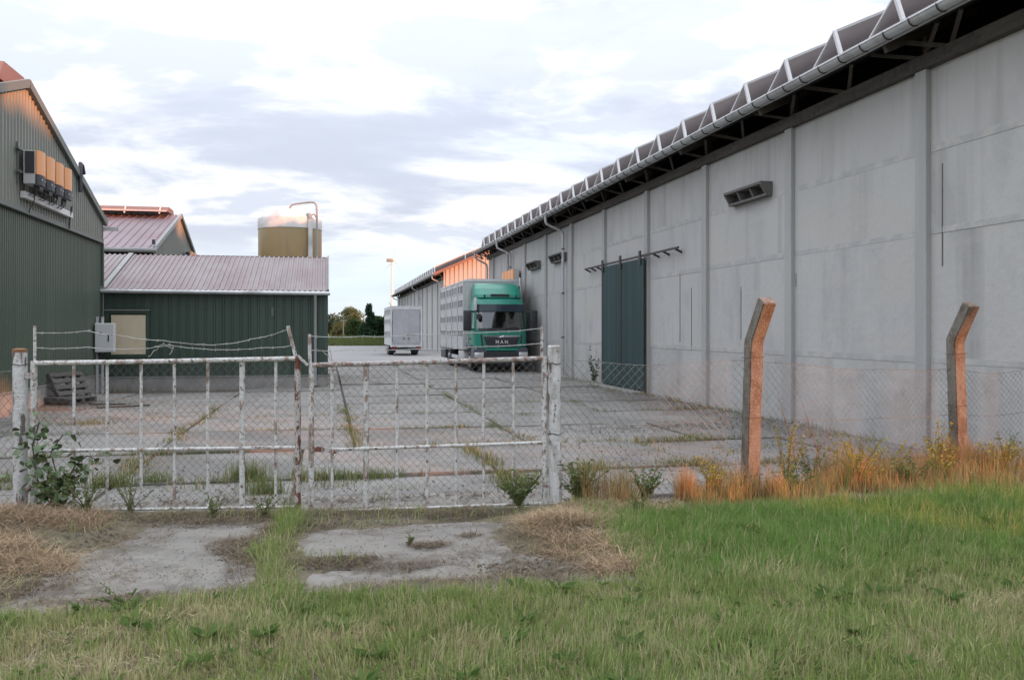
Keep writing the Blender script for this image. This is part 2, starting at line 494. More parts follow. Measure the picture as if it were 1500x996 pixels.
m_fibre = M('fibre_cement_roof', (0.31, 0.295, 0.285), 0.9, layers=[((0.13, 0.125, 0.12), 2, U, 0.45, 0.7, 0.8)])
m_zinc = M('zinc_gutter', (0.55, 0.56, 0.57), 0.42, 0.5, layers=[((0.27, 0.27, 0.27), 2.0, U, 0.45, 0.7, 0.7, 0.6), ((0.5, 0.5, 0.5), 7, U, 0.55, 0.7, 0.6)])
m_pipe = M('grey_downpipe', (0.50, 0.505, 0.51), 0.45, 0.3, layers=[((0.36, 0.36, 0.36), 2, VERT, 0.5, 0.7, 0.7)])
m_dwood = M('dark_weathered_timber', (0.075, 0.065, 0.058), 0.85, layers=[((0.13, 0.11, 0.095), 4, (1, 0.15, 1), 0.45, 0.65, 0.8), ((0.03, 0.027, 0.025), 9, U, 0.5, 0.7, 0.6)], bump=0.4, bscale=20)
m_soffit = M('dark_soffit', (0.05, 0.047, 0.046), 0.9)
m_dsteel = M('dark_rusty_steel', (0.055, 0.048, 0.045), 0.7, layers=[((0.10, 0.065, 0.045), 6, U, 0.5, 0.7, 0.7)])
m_pvback = M('solar_panel_back', (0.72, 0.64, 0.64), 0.6, layers=[((0.62, 0.55, 0.555), 1.2, U, 0.4, 0.6, 0.7)])
m_pv = M('solar_panel_glass', (0.012, 0.016, 0.04), 0.12)
m_alu = M('aluminium_frame', (0.60, 0.59, 0.59), 0.5, 0.2)
m_white_rust = M('flaking_white_paint', (0.62, 0.625, 0.61), 0.7, layers=[
    ((0.70, 0.70, 0.69), 30, U, 0.5, 0.62, 0.7), ((0.44, 0.42, 0.39), 45, U, 0.48, 0.60, 0.7), ((0.24, 0.15, 0.105), 12, (1, 1, 0.5), 0.52, 0.60, 0.8), ((0.12, 0.075, 0.055), 30, U, 0.575, 0.625, 0.9)], bump=0.5, bscale=70)
m_rusty = M('rusty_flaking_paint', (0.42, 0.40, 0.385), 0.75, layers=[
    ((0.54, 0.53, 0.52), 40, U, 0.46, 0.58, 0.8), ((0.22, 0.12, 0.085), 22, U, 0.49, 0.57, 0.85), ((0.12, 0.065, 0.048), 50, U, 0.57, 0.63, 0.85)], bump=0.6, bscale=70)
m_redrust = M('red_brown_rust', (0.17, 0.065, 0.045), 0.85, layers=[((0.52, 0.50, 0.48), 16, (1, 1, 0.5), 0.46, 0.52, 0.9), ((0.08, 0.04, 0.03), 50, U, 0.55, 0.62, 0.9)], bump=0.6, bscale=60)
m_gpost = M('old_white_gate_post', (0.56, 0.565, 0.56), 0.75, layers=[
    ((0.66, 0.66, 0.67), 5, U, 0.45, 0.6, 0.8), ((0.34, 0.31, 0.28), 9, (1, 1, 0.35), 0.50, 0.60, 0.75), ((0.13, 0.10, 0.085), 16, (1, 1, 0.3), 0.58, 0.63, 0.95),
    ((0.07, 0.055, 0.05), 40, U, 0.62, 0.66, 0.9)], bump=0.6, bscale=45)
m_wire = M('grey_fence_wire', (0.22, 0.215, 0.205), 0.6, 0.4, layers=[((0.12, 0.08, 0.06), 4, U, 0.5, 0.65, 0.8)])
m_barb = M('galvanised_barbed_wire', (0.42, 0.42, 0.41), 0.5, 0.3, layers=[((0.25, 0.2, 0.17), 9, U, 0.5, 0.65, 0.8)])
m_door = M('blue_green_plank', (0.020, 0.055, 0.054), 0.75, var=0.22, layers=[((0.045, 0.08, 0.085), 5, VERT, 0.56, 0.72, 0.6), ((0.025, 0.037, 0.043), 3, VERT, 0.45, 0.65, 0.7), ((0.20, 0.20, 0.18), 20, (1, 1, 0.25), 0.71, 0.76, 0.55)], bump=0.4, bscale=40, bstretch=(1, 1, 0.1))
m_orange = M('orange_casing', (0.78, 0.36, 0.16), 0.45)
m_dkplastic = M('dark_plastic', (0.035, 0.036, 0.042), 0.5)
m_lgrey = M('light_grey_metal', (0.52, 0.52, 0.52), 0.45)
m_white = M('white_cabinet', (0.66, 0.665, 0.66), 0.5, layers=[((0.52, 0.52, 0.5), 4, VERT, 0.55, 0.75, 0.5)])
m_beige = M('beige_board', (0.66, 0.56, 0.40), 0.7, rnd=False, layers=[((0.74, 0.65, 0.49), 1.6, (1, 1, 0.5), 0.45, 0.6, 0.8), ((0.56, 0.46, 0.315), 2.6, U, 0.55, 0.7, 0.6)])
m_silo = M('ochre_fibreglass', (0.38, 0.275, 0.135), 0.4, rnd=False, layers=[((0.32, 0.24, 0.135), 0.5, U, 0.42, 0.6, 0.8), ((0.20, 0.145, 0.085), 1.2, (1, 1, 0.2), 0.55, 0.75, 0.6)])
m_silow = M('white_fibreglass_cap', (0.68, 0.66, 0.63), 0.5, rnd=False, layers=[((0.42, 0.41, 0.40), 0.9, U, 0.48, 0.65, 0.8)])
m_greyp = M('grey_pipe', (0.30, 0.315, 0.31), 0.5)
m_oldwood = M('old_grey_wood', (0.10, 0.094, 0.088), 0.95, var=0.2, layers=[((0.09, 0.083, 0.075), 5, (0.3, 1, 1), 0.45, 0.65, 0.8)], bump=0.4, bscale=25)
m_ribmetal = M('ribbed_pale_cladding', (0.52, 0.47, 0.43), 0.6)
m_rustroof = M('red_verge', (0.25, 0.13, 0.10), 0.6)
m_turb = M('turbine_white', (0.75, 0.74, 0.74), 0.5)
m_straw = M_leaf('straw', 0.2)
m_blade = M_leaf('grass_blade', 0.45)
m_leaf = M_leaf('plant_leaf', 0.3)
m_bark = M('bark', (0.09, 0.072, 0.055), 0.95, layers=[((0.05, 0.04, 0.03), 8, VERT, 0.45, 0.6, 0.8)])
m_brick = M('sun_block_house_render', (0.35, 0.31, 0.27), 0.9)
# truck
m_tgreen = M('truck_green_paint', (0.022, 0.25, 0.18), 0.28, spec=0.6, layers=[((0.05, 0.17, 0.13), 2.0, U, 0.5, 0.75, 0.5), ((0.10, 0.15, 0.12), 6.0, (1, 1, 0.3), 0.58, 0.75, 0.5, 0.6)])
m_tdark = M('truck_dark_plastic', (0.028, 0.03, 0.036), 0.5, layers=[((0.045, 0.046, 0.05), 4, U, 0.5, 0.7, 0.6)])
m_tgrey = M('truck_grey_plastic', (0.085, 0.092, 0.115), 0.45)
m_visor = M('truck_sun_visor', (0.03, 0.04, 0.055), 0.18)
m_chrome = M('chrome', (0.75, 0.76, 0.78), 0.15, 1.0)
m_body = M('aluminium_body', (0.60, 0.60, 0.605), 0.45, 0.2, layers=[((0.50, 0.50, 0.505), 1.2, VERT, 0.45, 0.65, 0.7), ((0.58, 0.58, 0.58), 3, U, 0.5, 0.7, 0.4)])
m_bodyl = M('pale_body_sheet', (0.68, 0.68, 0.69), 0.45, 0.2, layers=[((0.46, 0.46, 0.47), 1.5, U, 0.45, 0.65, 0.7)])
m_slot = M('dark_vent_slot', (0.05, 0.048, 0.055), 0.8)
m_tyre = M('tyre_rubber', (0.022, 0.022, 0.023), 0.9)
m_rim = M('wheel_rim', (0.33, 0.33, 0.34), 0.45, 0.5)
m_glass = M_glass('windscreen_glass', (0.62, 0.68, 0.67), 0.16)
m_sglass = M_glass('side_glass', (0.30, 0.33, 0.33), 0.12)
m_lamp = M('headlamp', (0.62, 0.63, 0.62), 0.12, 0.3)
m_inter = M('cab_interior', (0.16, 0.155, 0.145), 0.85)
m_seat = M('cab_seat', (0.24, 0.22, 0.20), 0.9)
m_tdoor = M('trailer_door_sheet', (0.40, 0.405, 0.435), 0.4, 0.2, layers=[((0.46, 0.46, 0.49), 1.2, U, 0.45, 0.6, 0.8)])

# ------------------------------------------------------------------ terrain
def vnoise(x, y, s, seed=0):
    """cheap smooth value noise on numpy arrays, 0..1"""
    x = np.asarray(x, dtype=float) * s + seed * 17.3; y = np.asarray(y, dtype=float) * s + seed * 9.1
    xi = np.floor(x); yi = np.floor(y); fx = x - xi; fy = y - yi
    fx = fx * fx * (3 - 2 * fx); fy = fy * fy * (3 - 2 * fy)
    def h(a, b):
        t = np.sin(a * 127.1 + b * 311.7 + seed * 74.7) * 43758.5453
        return t - np.floor(t)
    return (h(xi, yi) * (1 - fx) + h(xi + 1, yi) * fx) * (1 - fy) + (h(xi, yi + 1) * (1 - fx) + h(xi + 1, yi + 1) * fx) * fy
def fbm(x, y, s, seed=0, o=4):
    t = 0; a = 0.5
    for i in range(o):
        t = t + a * vnoise(x, y, s * 2 ** i, seed + i); a *= 0.5
    return t / (1 - 0.5 ** o)

APRON_A = [(-1.98,5.66),(-0.52,5.84),(-0.50,6.60),(-0.66,6.75),(-0.68,7.1),(-0.52,7.35),(-0.52,8.08),(-1.55,8.18),(-1.80,7.6),(-2.0,6.9),(-1.85,6.4)]
APRON_B = [(-0.22,7.62),(1.62,7.72),(1.50,7.3),(1.42,6.6),(1.62,6.35),(2.05,6.05),(2.05,5.62),(-0.12,5.74),(-0.16,6.25),(0.22,6.40),(0.36,6.68),(-0.18,6.80)]
def sdist(x, y, poly):
    """signed distance, negative inside"""
    x = np.asarray(x, float); y = np.asarray(y, float)
    d = np.full(x.shape, 1e9); ins = np.zeros(x.shape, bool)
    n = len(poly)
    for i in range(n):
        ax, ay = poly[i]; bx, by = poly[(i + 1) % n]
        ex, ey = bx - ax, by - ay
        t = np.clip(((x - ax) * ex + (y - ay) * ey) / (ex * ex + ey * ey), 0, 1)
        d = np.minimum(d, np.hypot(x - ax - t * ex, y - ay - t * ey))
        c = ((ay > y) != (by > y)) & (x < (bx - ax) * (y - ay) / (by - ay + 1e-12) + ax)
        ins ^= c
    return np.where(ins, -d, d)
GO = np.array([-2.76, 8.90]); GE = np.array([2.10, 8.14])
def fence_y(x):
    """y of the gate and fence line at x"""
    return np.interp(x, [-12, -2.76, 2.10, 4.16, 7.16, 8.52, 14], [10.3, 8.90, 8.14, 8.23, 9.03, 9.36, 10.0])
def bumpf(x, y, cx, cy, rx, ry, h):
    return h * np.exp(-(((x - cx) / rx) ** 2 + ((y - cy) / ry) ** 2))
def soil_h(x, y):
    x = np.asarray(x, float); y = np.asarray(y, float)
    sd = np.minimum(sdist(x, y, APRON_A), sdist(x, y, APRON_B)) + (fbm(x, y, 3.5, 3, 4) - 0.5) * 0.16 + (fbm(x, y, 17, 4, 3) - 0.5) * 0.12
    k = np.clip(sd / 0.10, -1, 1)
    z = 0.011 + 0.011 * k + (fbm(x, y, 30, 13, 2) - 0.5) * 0.012 + (fbm(x, y, 1.2, 5) - 0.5) * 0.05 * np.clip(sd * 3, 0, 1) + (fbm(x, y, 11, 8) - 0.5) * 0.016
    z = z + bumpf(x, y, -2.55, 7.9, 0.65, 0.6, 0.13) + bumpf(x, y, 1.95, 7.05, 0.42, 0.38, 0.10) + bumpf(x, y, 2.25, 8.0, 0.5, 0.35, 0.07)
    dy = y - fence_y(x)
    z = z - np.clip(dy + 0.05, 0, 0.5) * 0.22
    return z

ground = MB().add([(-3000, -60, -0.16), (3000, -60, -0.16), (3000, 5000, -0.16), (-3000, 5000, -0.16)], [(0, 1, 2, 3)]).build('ground', m_field)
tag(ground, kind='structure')
xs = np.concatenate([np.arange(-9, -3.6, 0.3), np.arange(-3.6, 8.2, 0.05), np.arange(8.2, 16, 0.4)])
ys = np.concatenate([np.arange(-8, 3.0, 0.5), np.arange(3.0, 9.6, 0.05), np.arange(9.6, 10.2, 0.2)])
gx, gy = np.meshgrid(xs, ys)
gz = soil_h(gx, gy)
nx, ny = len(xs), len(ys)
idx = np.arange(nx * ny).reshape(ny, nx)
q = np.stack([idx[:-1, :-1], idx[:-1, 1:], idx[1:, 1:], idx[1:, :-1]], -1).reshape(-1, 4)
meadow = np_mesh('meadow_ground', np.stack([gx, gy, gz], -1).reshape(-1, 3), q.ravel(), np.full(len(q), 4), m_ground, kind='structure', smooth=True)

# concrete apron in front of the gate: two cast slabs
apron = tag(bpy.data.objects.new('apron_pavement', None), kind='structure'); COL.objects.link(apron)
for (x0, x1, y0, y1, rz) in ((-2.55, -0.42, 5.45, 9.4, 0.0), (-0.26, 2.3, 5.3, 9.2, 0.0)):
    MB().bbox(x0, x1, y0, y1, -0.12, 0.010, 0.012).build('slab', m_apron, apron)

# the yard: base sheet, cast concrete slabs with open joints, then a worn surface beyond
yard = MB().add([(-40, 8.6, -0.055), (40, 8.6, -0.055), (40, 120, -0.055), (-40, 120, -0.055)], [(0, 1, 2, 3)]).build('yard', m_dirt)
tag(yard, kind='structure')
rows = [8.75]
while rows[-1] < 46: rows.append(rows[-1] + 2.5)
rows[1] = 10.5; rows[2] = 12.95
for i in range(3, len(rows)): rows[i] = 12.95 + (i - 2) * 2.52
YJ = rows
def cols_for(i):
    xs_ = [-9.2, -6.9, -5.05, -2.33, 0.39, 3.0, 5.7, 8.30]
    if i <= 1: xs_ = [-7.7, -5.0, -2.33, -0.35, 2.0, 4.6, 7.0, 8.30]
    return xs_
for i in range(len(rows) - 1):
    xs_ = cols_for(i)
    for j in range(len(xs_) - 1):
        x0, x1 = xs_[j] + 0.025, xs_[j + 1] - 0.025
        y0, y1 = rows[i] + 0.022, rows[i + 1] - 0.022
        if y1 > 26.4 and x1 < 0.2 and x0 < -0.2 and not (xs_[j] > -0.5): continue
        if i == 0 and x1 < -4: continue
        cx, cy = (x0 + x1) / 2, (y0 + y1) / 2
        dz = random.uniform(-0.022, 0.020) - (0.012 if i == 0 else 0)
        o = MB().bbox(x0 - cx, x1 - cx, y0 - cy, y1 - cy, -0.12, 0.0, 0.012).build('slab', m_slab, yard, world=False)
        o.location = (cx, cy, dz); o.rotation_euler = (random.uniform(-.006, .006), random.uniform(-.006, .006), 0)
far = MB().add([(-0.05, rows[-1] + 0.03, -0.004), (60, rows[-1] + 0.03, -0.004), (60, 97, -0.004), (-20, 97, -0.004), (-20, 60, -0.004), (-0.05, 60, -0.004)], [(0, 1, 2, 3, 4, 5)]).build('far_pavement', m_far)
tag(far, kind='structure')

# ------------------------------------------------------------------ concrete barns on the right
WX = 8.52
EAVE_X, EAVE_Z, SLOPE = 7.80, 5.90, 0.44
PV = None
ORD = ['first', 'second', 'third', 'fourth', 'fifth', 'sixth', 'seventh', 'eighth', 'ninth', 'tenth', 'eleventh', 'twelfth', 'thirteenth', 'fourteenth', 'fifteenth', 'sixteenth', 'seventeenth', 'eighteenth', 'nineteenth', 'twentieth', 'twenty-first', 'twenty-second', 'twenty-third', 'twenty-fourth', 'twenty-fifth']
def barn(name, label, y0, y1, pil, depth, pv_rows, near):
    """long barn: concrete panel wall on its left side, wide dark eave, zinc gutter"""
    b = thing(name, label, 'barn', (WX, y0, 0))
    core = MB()
    ridge_x = WX + depth / 2
    ridge_z = EAVE_Z + SLOPE * (ridge_x - EAVE_X)
    core.prism([(WX + 0.16, -0.1), (WX + depth, -0.1), (WX + depth, 5.45), (WX + 0.16, 5.45)], y0 + 0.15, y1 - 0.15, 'y')
    core.build('wall_core', m_conc, b)
    zs = [-0.08, 1.27, 3.12, 4.32, 5.46]
    door_bay = (22.97, 26.90)
    edges = [y0] + pil + [y1]
    for i in range(len(edges) - 1):
        a, c = edges[i] + (0.125 if i else 0.0), edges[i + 1] - (0.125 if i < len(edges) - 2 else 0)
        if c - a < 0.3: continue
        for k in range(4):
            z0, z1 = zs[k] + 0.0012, zs[k + 1] - 0.0012
            px = random.uniform(-0.003, 0.003)
            MB().box(WX + px, WX + 0.15, a, c, z0, z1).build('wall_panel', m_wall_foot if k == 0 else (m_wall_top if k == 3 else m_wall), b)
            if k < 3 and near:
                MB().box(WX - 0.006, WX + 0.02, a + 0.01, c - 0.01, z1 - random.uniform(0.03, 0.07), z1 + random.uniform(0.03, 0.06)).build('joint_mortar', m_mortar, b)
    for p in pil:
        MB().bbox(WX - 0.085, WX + 0.14, p - 0.125, p + 0.125, -0.08, 5.46, 0.012).build('pilaster', m_pil, b)
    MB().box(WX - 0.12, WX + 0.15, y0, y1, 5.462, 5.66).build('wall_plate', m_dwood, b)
    # roof: soffit boards, sheet roof in runs, fascia, gable ends
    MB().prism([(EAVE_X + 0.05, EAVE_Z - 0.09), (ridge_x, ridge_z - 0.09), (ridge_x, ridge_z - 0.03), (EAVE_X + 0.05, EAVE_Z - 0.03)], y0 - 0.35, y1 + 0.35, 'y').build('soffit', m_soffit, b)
    n = int((y1 - y0) / 4.2)
    for i in range(n):
        a = y0 - 0.5 + (y1 - y0 + 1.0) * i / n; c = y0 - 0.5 + (y1 - y0 + 1.0) * (i + 1) / n
        mb = MB()
        mb.corr(a, c, 0.177, 0.045, lambda t: (EAVE_X, t, EAVE_Z - 0.02), lambda t: (ridge_x, t, ridge_z - 0.02), (-SLOPE * 0.92, 0, 0.92), style='wave')
        mb.build('roof_sheet', m_fibre, b, smooth=True)
    back_e = ridge_z - SLOPE * (WX + depth + 0.7 - ridge_x)
    MB().prism([(ridge_x, ridge_z - 0.08), (WX + depth + 0.7, back_e - 0.08), (WX + depth + 0.7, back_e), (ridge_x, ridge_z)], y0 - 0.5, y1 + 0.5, 'y').build('roof_back', m_fibre, b)
    for k, yy in enumerate((y0 + 0.02, y1 - 0.10)):
        MB().prism([(WX + 0.16, 5.46), (WX + depth, 5.46), (WX + depth, 5.9), (ridge_x, ridge_z - 0.1), (WX + 0.16, 6.1)], yy, yy + 0.08, 'y').build('gable_wall', m_conc, b)
    MB().prism([(WX + 2.6, 5.46), (WX + 2.7, 5.46), (WX + 2.7, EAVE_Z + SLOPE * (WX + 2.7 - EAVE_X) - 0.1), (WX + 2.6, EAVE_Z + SLOPE * (WX + 2.6 - EAVE_X) - 0.1)], y0 + 0.1, y1 - 0.1, 'y').build('attic_boarding', m_soffit, b)
    # ragged truss feet under the eave
    tp = [p for p in ([y0 + 0.3] + pil + [y1 - 0.3])]
    for p in tp:
        t = MB()
        t.beam((WX + 0.05, p, 5.66), (WX + 0.05, p, 6.15), 0.10, 0.12)
        t.beam((EAVE_X + 0.06, p, EAVE_Z - 0.15), (WX + 1.4, p, EAVE_Z - 0.15 + SLOPE * (WX + 1.34 - EAVE_X)), 0.08, 0.14)
        t.beam((WX - 0.04, p + 0.06, 5.66), (EAVE_X + 0.35, p + 0.75, EAVE_Z - 0.0), 0.05, 0.05)
        t.beam((WX - 0.04, p - 0.06, 5.66), (EAVE_X + 0.35, p - 0.75, EAVE_Z - 0.0), 0.05, 0.05)
        t.build('truss_foot', m_dwood, b)
        if near:
            MB().beam((WX - 0.03, p + 1.9, 5.64), (EAVE_X + 0.30, p + 1.2, EAVE_Z), 0.05, 0.06).build('eave_brace', m_dwood, b)
            MB().beam((WX - 0.03, p + 1.9, 5.64), (EAVE_X + 0.30, p + 2.6, EAVE_Z), 0.05, 0.06).build('eave_brace', m_dwood, b)
    # gutter
    def half_gutter(a, c, rr):
        mb = MB(); vs = []; fs = []
        N = 9
        for yy in (a, c):
            for k in range(N + 1):
                t = math.pi * (1 + k / N)
                vs.append((EAVE_X - 0.075 + math.cos(t) * rr, yy, EAVE_Z - 0.03 + math.sin(t) * rr))
        fs = [(k, k + 1, N + 2 + k, N + 1 + k) for k in range(N)]
        mb.add(vs, fs)
        rim_x = EAVE_X - 0.075 - rr
        mb.tube([(rim_x, a, EAVE_Z - 0.03), (rim_x, c, EAVE_Z - 0.03)], 0.012, 6)
        return mb
    g = half_gutter(y0 - 0.5, y1 + 0.5, 0.085).build('gutter', m_zinc, b, smooth=True)
    MB().box(EAVE_X - 0.02, EAVE_X + 0.03, y0 - 0.5, y1 + 0.5, EAVE_Z - 0.11, EAVE_Z + 0.045).build('eave_trim', m_zinc, b)
    yy = y0 - 0.3; proto = None
    step = 0.56 if near else 1.12
    while yy < y1 + 0.4:
        if proto is None:
            mb = MB()
            mb.tube([(EAVE_X - 0.075 + math.cos(math.pi * (0.97 + 1.06 * k / 10)) * 0.093, yy, EAVE_Z - 0.03 + math.sin(math.pi * (0.97 + 1.06 * k / 10)) * 0.093) for k in range(11)], 0.011, 5)
            proto = mb.build('gutter_bracket', m_dsteel, g); py = yy
        else:
            dup(proto, loc=(0, yy - py, 0))
        yy += step
    # solar rows standing on triangular frames, running up the roof
    global PV
    k = 0
    L_ = depth / 2 - 0.5
    if PV is None:
        PV = thing('solar_panel_row', 'tilted solar panel row', 'solar panels', (0, 0, 0))
        x0_, x1_ = 0.10, L_
        def rp(x, y, z): return (x, y, SLOPE * x + z)
        pl = MB()
        def slab(mb, ya, za, yb, zb, xa, xb, th):
            nrm = Vector((0, -(zb - za), (yb - ya))).normalized() * th
            vs = []
            for x in (xa, xb):
                for (y, z) in ((ya, za), (yb, zb)):
                    p = Vector(rp(x, y, z)); vs += [p, p + nrm]
            mb.add(vs, [(0, 2, 3, 1), (4, 5, 7, 6), (0, 1, 5, 4), (2, 6, 7, 3), (0, 4, 6, 2), (1, 3, 7, 5)])
        npan = 4
        for q_ in range(npan):
            xa = x0_ + (x1_ - x0_) * q_ / npan + 0.01; xb = x0_ + (x1_ - x0_) * (q_ + 1) / npan - 0.01
            pm = MB(); slab(pm, 0.0, 0.47, 0.60, 0.06, xa, xb, -0.012)
            po = pm.build('panel', m_pvback, PV, world=False)
            gm = MB(); slab(gm, 0.005, 0.477, 0.595, 0.067, xa + 0.02, xb - 0.02, 0.02)
            gm.build('panel_glass', m_pv, po, world=False)
        MB().beam(rp(x0_ - 0.02, 0, 0.475), rp(x1_, 0, 0.475), 0.035, 0.04).build('top_rail', m_alu, PV, world=False)
        for q_ in range(npan + 1):
            x = x0_ + (x1_ - x0_) * q_ / npan
            fr = MB()
            fr.beam(rp(x, 0, 0.48), rp(x, -0.20, 0.02), 0.05, 0.06, up=(1, 0, 0))
            fr.beam(rp(x - 0.02, 0, 0.46), rp(x - 0.02, 0.62, 0.03), 0.03, 0.035, up=(1, 0, 0))
            fr.beam(rp(x, -0.24, 0.03), rp(x, 0.64, 0.03), 0.03, 0.03, up=(1, 0, 0))
            fr.build('frame', m_alu, PV, world=False)
        first = True
    else:
        first = False
    for yy in pv_rows:
        r = PV if first else dup_tree(PV)
        first = False
        r.location = (EAVE_X + 0.05, yy, EAVE_Z + 0.05)
        if near: r['label'] = ORD[len(pv_rows) - 1 - pv_rows.index(yy)] + ' tilted solar panel row from the far end of the long near barn'
        else: r['label'] = 'small tilted solar panel row on the distant grey barn roof'
        r['group'] = 'solar panel rows on the ' + ('near' if near else 'far') + ' barn roof'
    MB().box(EAVE_X + 0.02, EAVE_X + 0.14, y0 - 0.4, y1 + 0.4, EAVE_Z + 0.055, EAVE_Z + 0.10).build('mounting_rail', m_alu, b)
    return b, g

def pil_series(n0, n1, step=3.80, base=11.43):
    return [base + step * k for k in range(n0, n1)]
B1_Y0, B1_Y1 = 8.65, 47.2
pil1 = pil_series(0, 10)
# nearest solar peak at depth 12.8 m
pv1 = [9.0 + 0.345 + 1.5535 * k for k in range(0, 25)]
pv1 = [9.76 + 1.555 * k for k in range(0, 24) if 9.76 + 1.555 * k < 47]
barn1, gut1 = barn('concrete_barn', 'long grey concrete panel barn with dark wide eave and blue-green sliding door', B1_Y0, B1_Y1, pil1, 20.0, pv1, True)

def downpipe(parent, y, zend, ytop=None):
    ytop = y + 0.0 if ytop is None else ytop
    x0 = EAVE_X - 0.075
    pth = [(x0, ytop, 5.80), (x0, ytop, 5.62), (x0 + 0.03, ytop - 0.01, 5.52), (WX - 0.22, y + 0.02, 5.30), (WX - 0.16, y, 5.22), (WX - 0.15, y, 5.10), (WX - 0.15, y, zend)]
    o = MB().tube(pth, 0.052, 10).build('downpipe', m_pipe, parent, smooth=True)
    for z in (4.6, 3.0, 1.4):
        if z > zend: MB().tube([(WX - 0.15, y, z), (WX - 0.15, y, z + 0.05)], 0.06, 10).build('pipe_clip', m_dsteel, o)
    return o
downpipe(barn1, 31.2, 0.05)
downpipe(barn1, 40.7, 0.05)
# far-end outlet bending back under the eave
MB().tube([(EAVE_X - 0.075, 46.9, 5.80), (EAVE_X - 0.075, 46.9, 5.55), (EAVE_X + 0.1, 46.9, 5.42), (WX - 0.15, 47.0, 5.2), (WX - 0.12, 47.0, 5.0), (WX - 0.12, 47.0, 0.05)], 0.052, 10).build('downpipe', m_pipe, barn1, smooth=True)
m_vent = M('stained_vent_concrete', (0.14, 0.132, 0.125), 0.9, layers=[((0.11, 0.10, 0.095), 4, U, 0.45, 0.65, 0.8)], bump=0.3, bscale=30)
def vent(parent, y0, y1, z0, z1):
    o = MB().box(WX - 0.02, WX + 0.002, y0 + 0.05, y1 - 0.05, z0 + 0.05, z1 - 0.05).build('wall_vent', m_soffit, parent)
    f = MB()
    f.box(WX - 0.26, WX + 0.002, y0, y1, z1 - 0.05, z1)
    f.box(WX - 0.15, WX + 0.002, y0, y1, z0, z0 + 0.045)
    for y in (y0, y1 - 0.06):
        f.prism([(WX + 0.002, z0 + 0.046), (WX - 0.15, z0 + 0.046), (WX - 0.26, z1 - 0.051), (WX + 0.002, z1 - 0.051)], y, y + 0.06, 'y')
    f.build('hood', m_vent, o)
    for k in (1, 2):
        y = y0 + (y1 - y0) * k / 3
        MB().prism([(WX + 0.0, z0 + 0.047), (WX - 0.14, z0 + 0.047), (WX - 0.23, z1 - 0.052), (WX + 0.0, z1 - 0.052)], y - 0.03, y + 0.03, 'y').build('divider', m_vent, o)
    return o
vent(barn1, 15.95, 17.6, 4.32, 4.60)
vent(barn1, 31.2, 33.0, 4.22, 4.52)
vent(barn1, 35.2, 37.0, 4.22, 4.52)
# sliding door: planks, rail, hangers
dr = MB().box(WX - 0.155, WX - 0.135, 22.75, 26.40, 0.03, 3.60).build('sliding_door', m_door, barn1)
np_ = 26
for k in range(np_):
    a = 22.70 + 3.75 * k / np_; c = 22.70 + 3.75 * (k + 1) / np_
    MB().box(WX - 0.185 - random.uniform(0, 0.006), WX - 0.156, a + 0.004, c - 0.004, 0.03 + random.uniform(0, 0.05), 3.63).build('plank', m_door, dr)
MB().box(WX - 0.205, WX - 0.193, 24.54, 24.58, 0.05, 3.62).build('meeting_strip', m_dsteel, dr)
MB().beam((WX - 0.17, 20.3, 3.70), (WX - 0.17, 28.3, 3.70), 0.04, 0.05).build('door_rail', m_dsteel, barn1)
for y in (22.9, 24.56, 26.25):
    MB().box(WX - 0.235, WX - 0.20, y - 0.07, y + 0.07, 3.48, 3.84).build('door_hanger', m_dsteel, dr)
for y in (20.5, 21.3, 22.0, 27.0, 27.6, 28.2):
    MB().beam((WX - 0.17, y, 3.68), (WX + 0.0, y, 3.60), 0.04, 0.05).build('rail_bracket', m_dsteel, barn1)
MB().bbox(WX - 0.55, WX - 0.2, 22.6, 26.9, -0.05, 0.03, 0.01).build('door_sill', m_conc, barn1)
# a few weathered cracks / rust runs are raised hairlines of old iron and patching
for (y, z0, z1, w) in ((11.05, 2.6, 4.05, 0.018), (19.9, 1.2, 2.7, 0.02), (17.3, 1.5, 2.6, 0.022), (20.6, 1.4, 3.1, 0.024), (15.05, 2.5, 2.75, 0.02)):
    MB().box(WX - 0.0065, WX + 0.002, y, y + w, z0, z1).build('iron_strip', m_vent, barn1)

B2_Y0, B2_Y1 = 66.5, 110.0
pil2 = [B2_Y0 + 3.2 + 3.8 * k for k in range(0, 11)]
barn2, gut2 = barn('concrete_barn', 'distant grey concrete barn with sunlit orange ribbed gable behind the green truck', B2_Y0, B2_Y1, pil2, 17.0, [B2_Y0 + 0.8 + 1.555 * k for k in range(27)], False)
downpipe(barn2, 66.9, 0.05); downpipe(barn2, 83.0, 0.05); downpipe(barn2, 108.5, 0.05)
def roofz(x): return EAVE_Z + SLOPE * (x - EAVE_X)
for k in range(16):
    x0 = WX + 0.02 + k * 1.02; x1 = x0 + 1.02
    zt = lambda t: min(roofz(t), roofz(2 * (WX + 8.5) - t)) - 0.12
    MB().corr(x0, x1, 0.34, 0.06, lambda t: (t, B2_Y0 - 0.06, 5.0), lambda t: (t, B2_Y0 - 0.06, zt(t)), (0, -1, 0)).build('gable_sheet', m_ribmetal, barn2)
MB().prism([(EAVE_X - 0.05, EAVE_Z - 0.16), (WX + 8.5, roofz(WX + 8.5) - 0.14), (WX + 8.5, roofz(WX + 8.5) + 0.10), (EAVE_X - 0.05, EAVE_Z + 0.06)], B2_Y0 - 0.62, B2_Y0 - 0.52, 'y').build('verge_board', m_rustroof, barn2)
MB().box(WX + 0.17, WX + 16.8, B2_Y0 - 0.04, B2_Y0 + 0.015, 0.0, 5.0).build('gable_base', m_ribmetal, barn2)

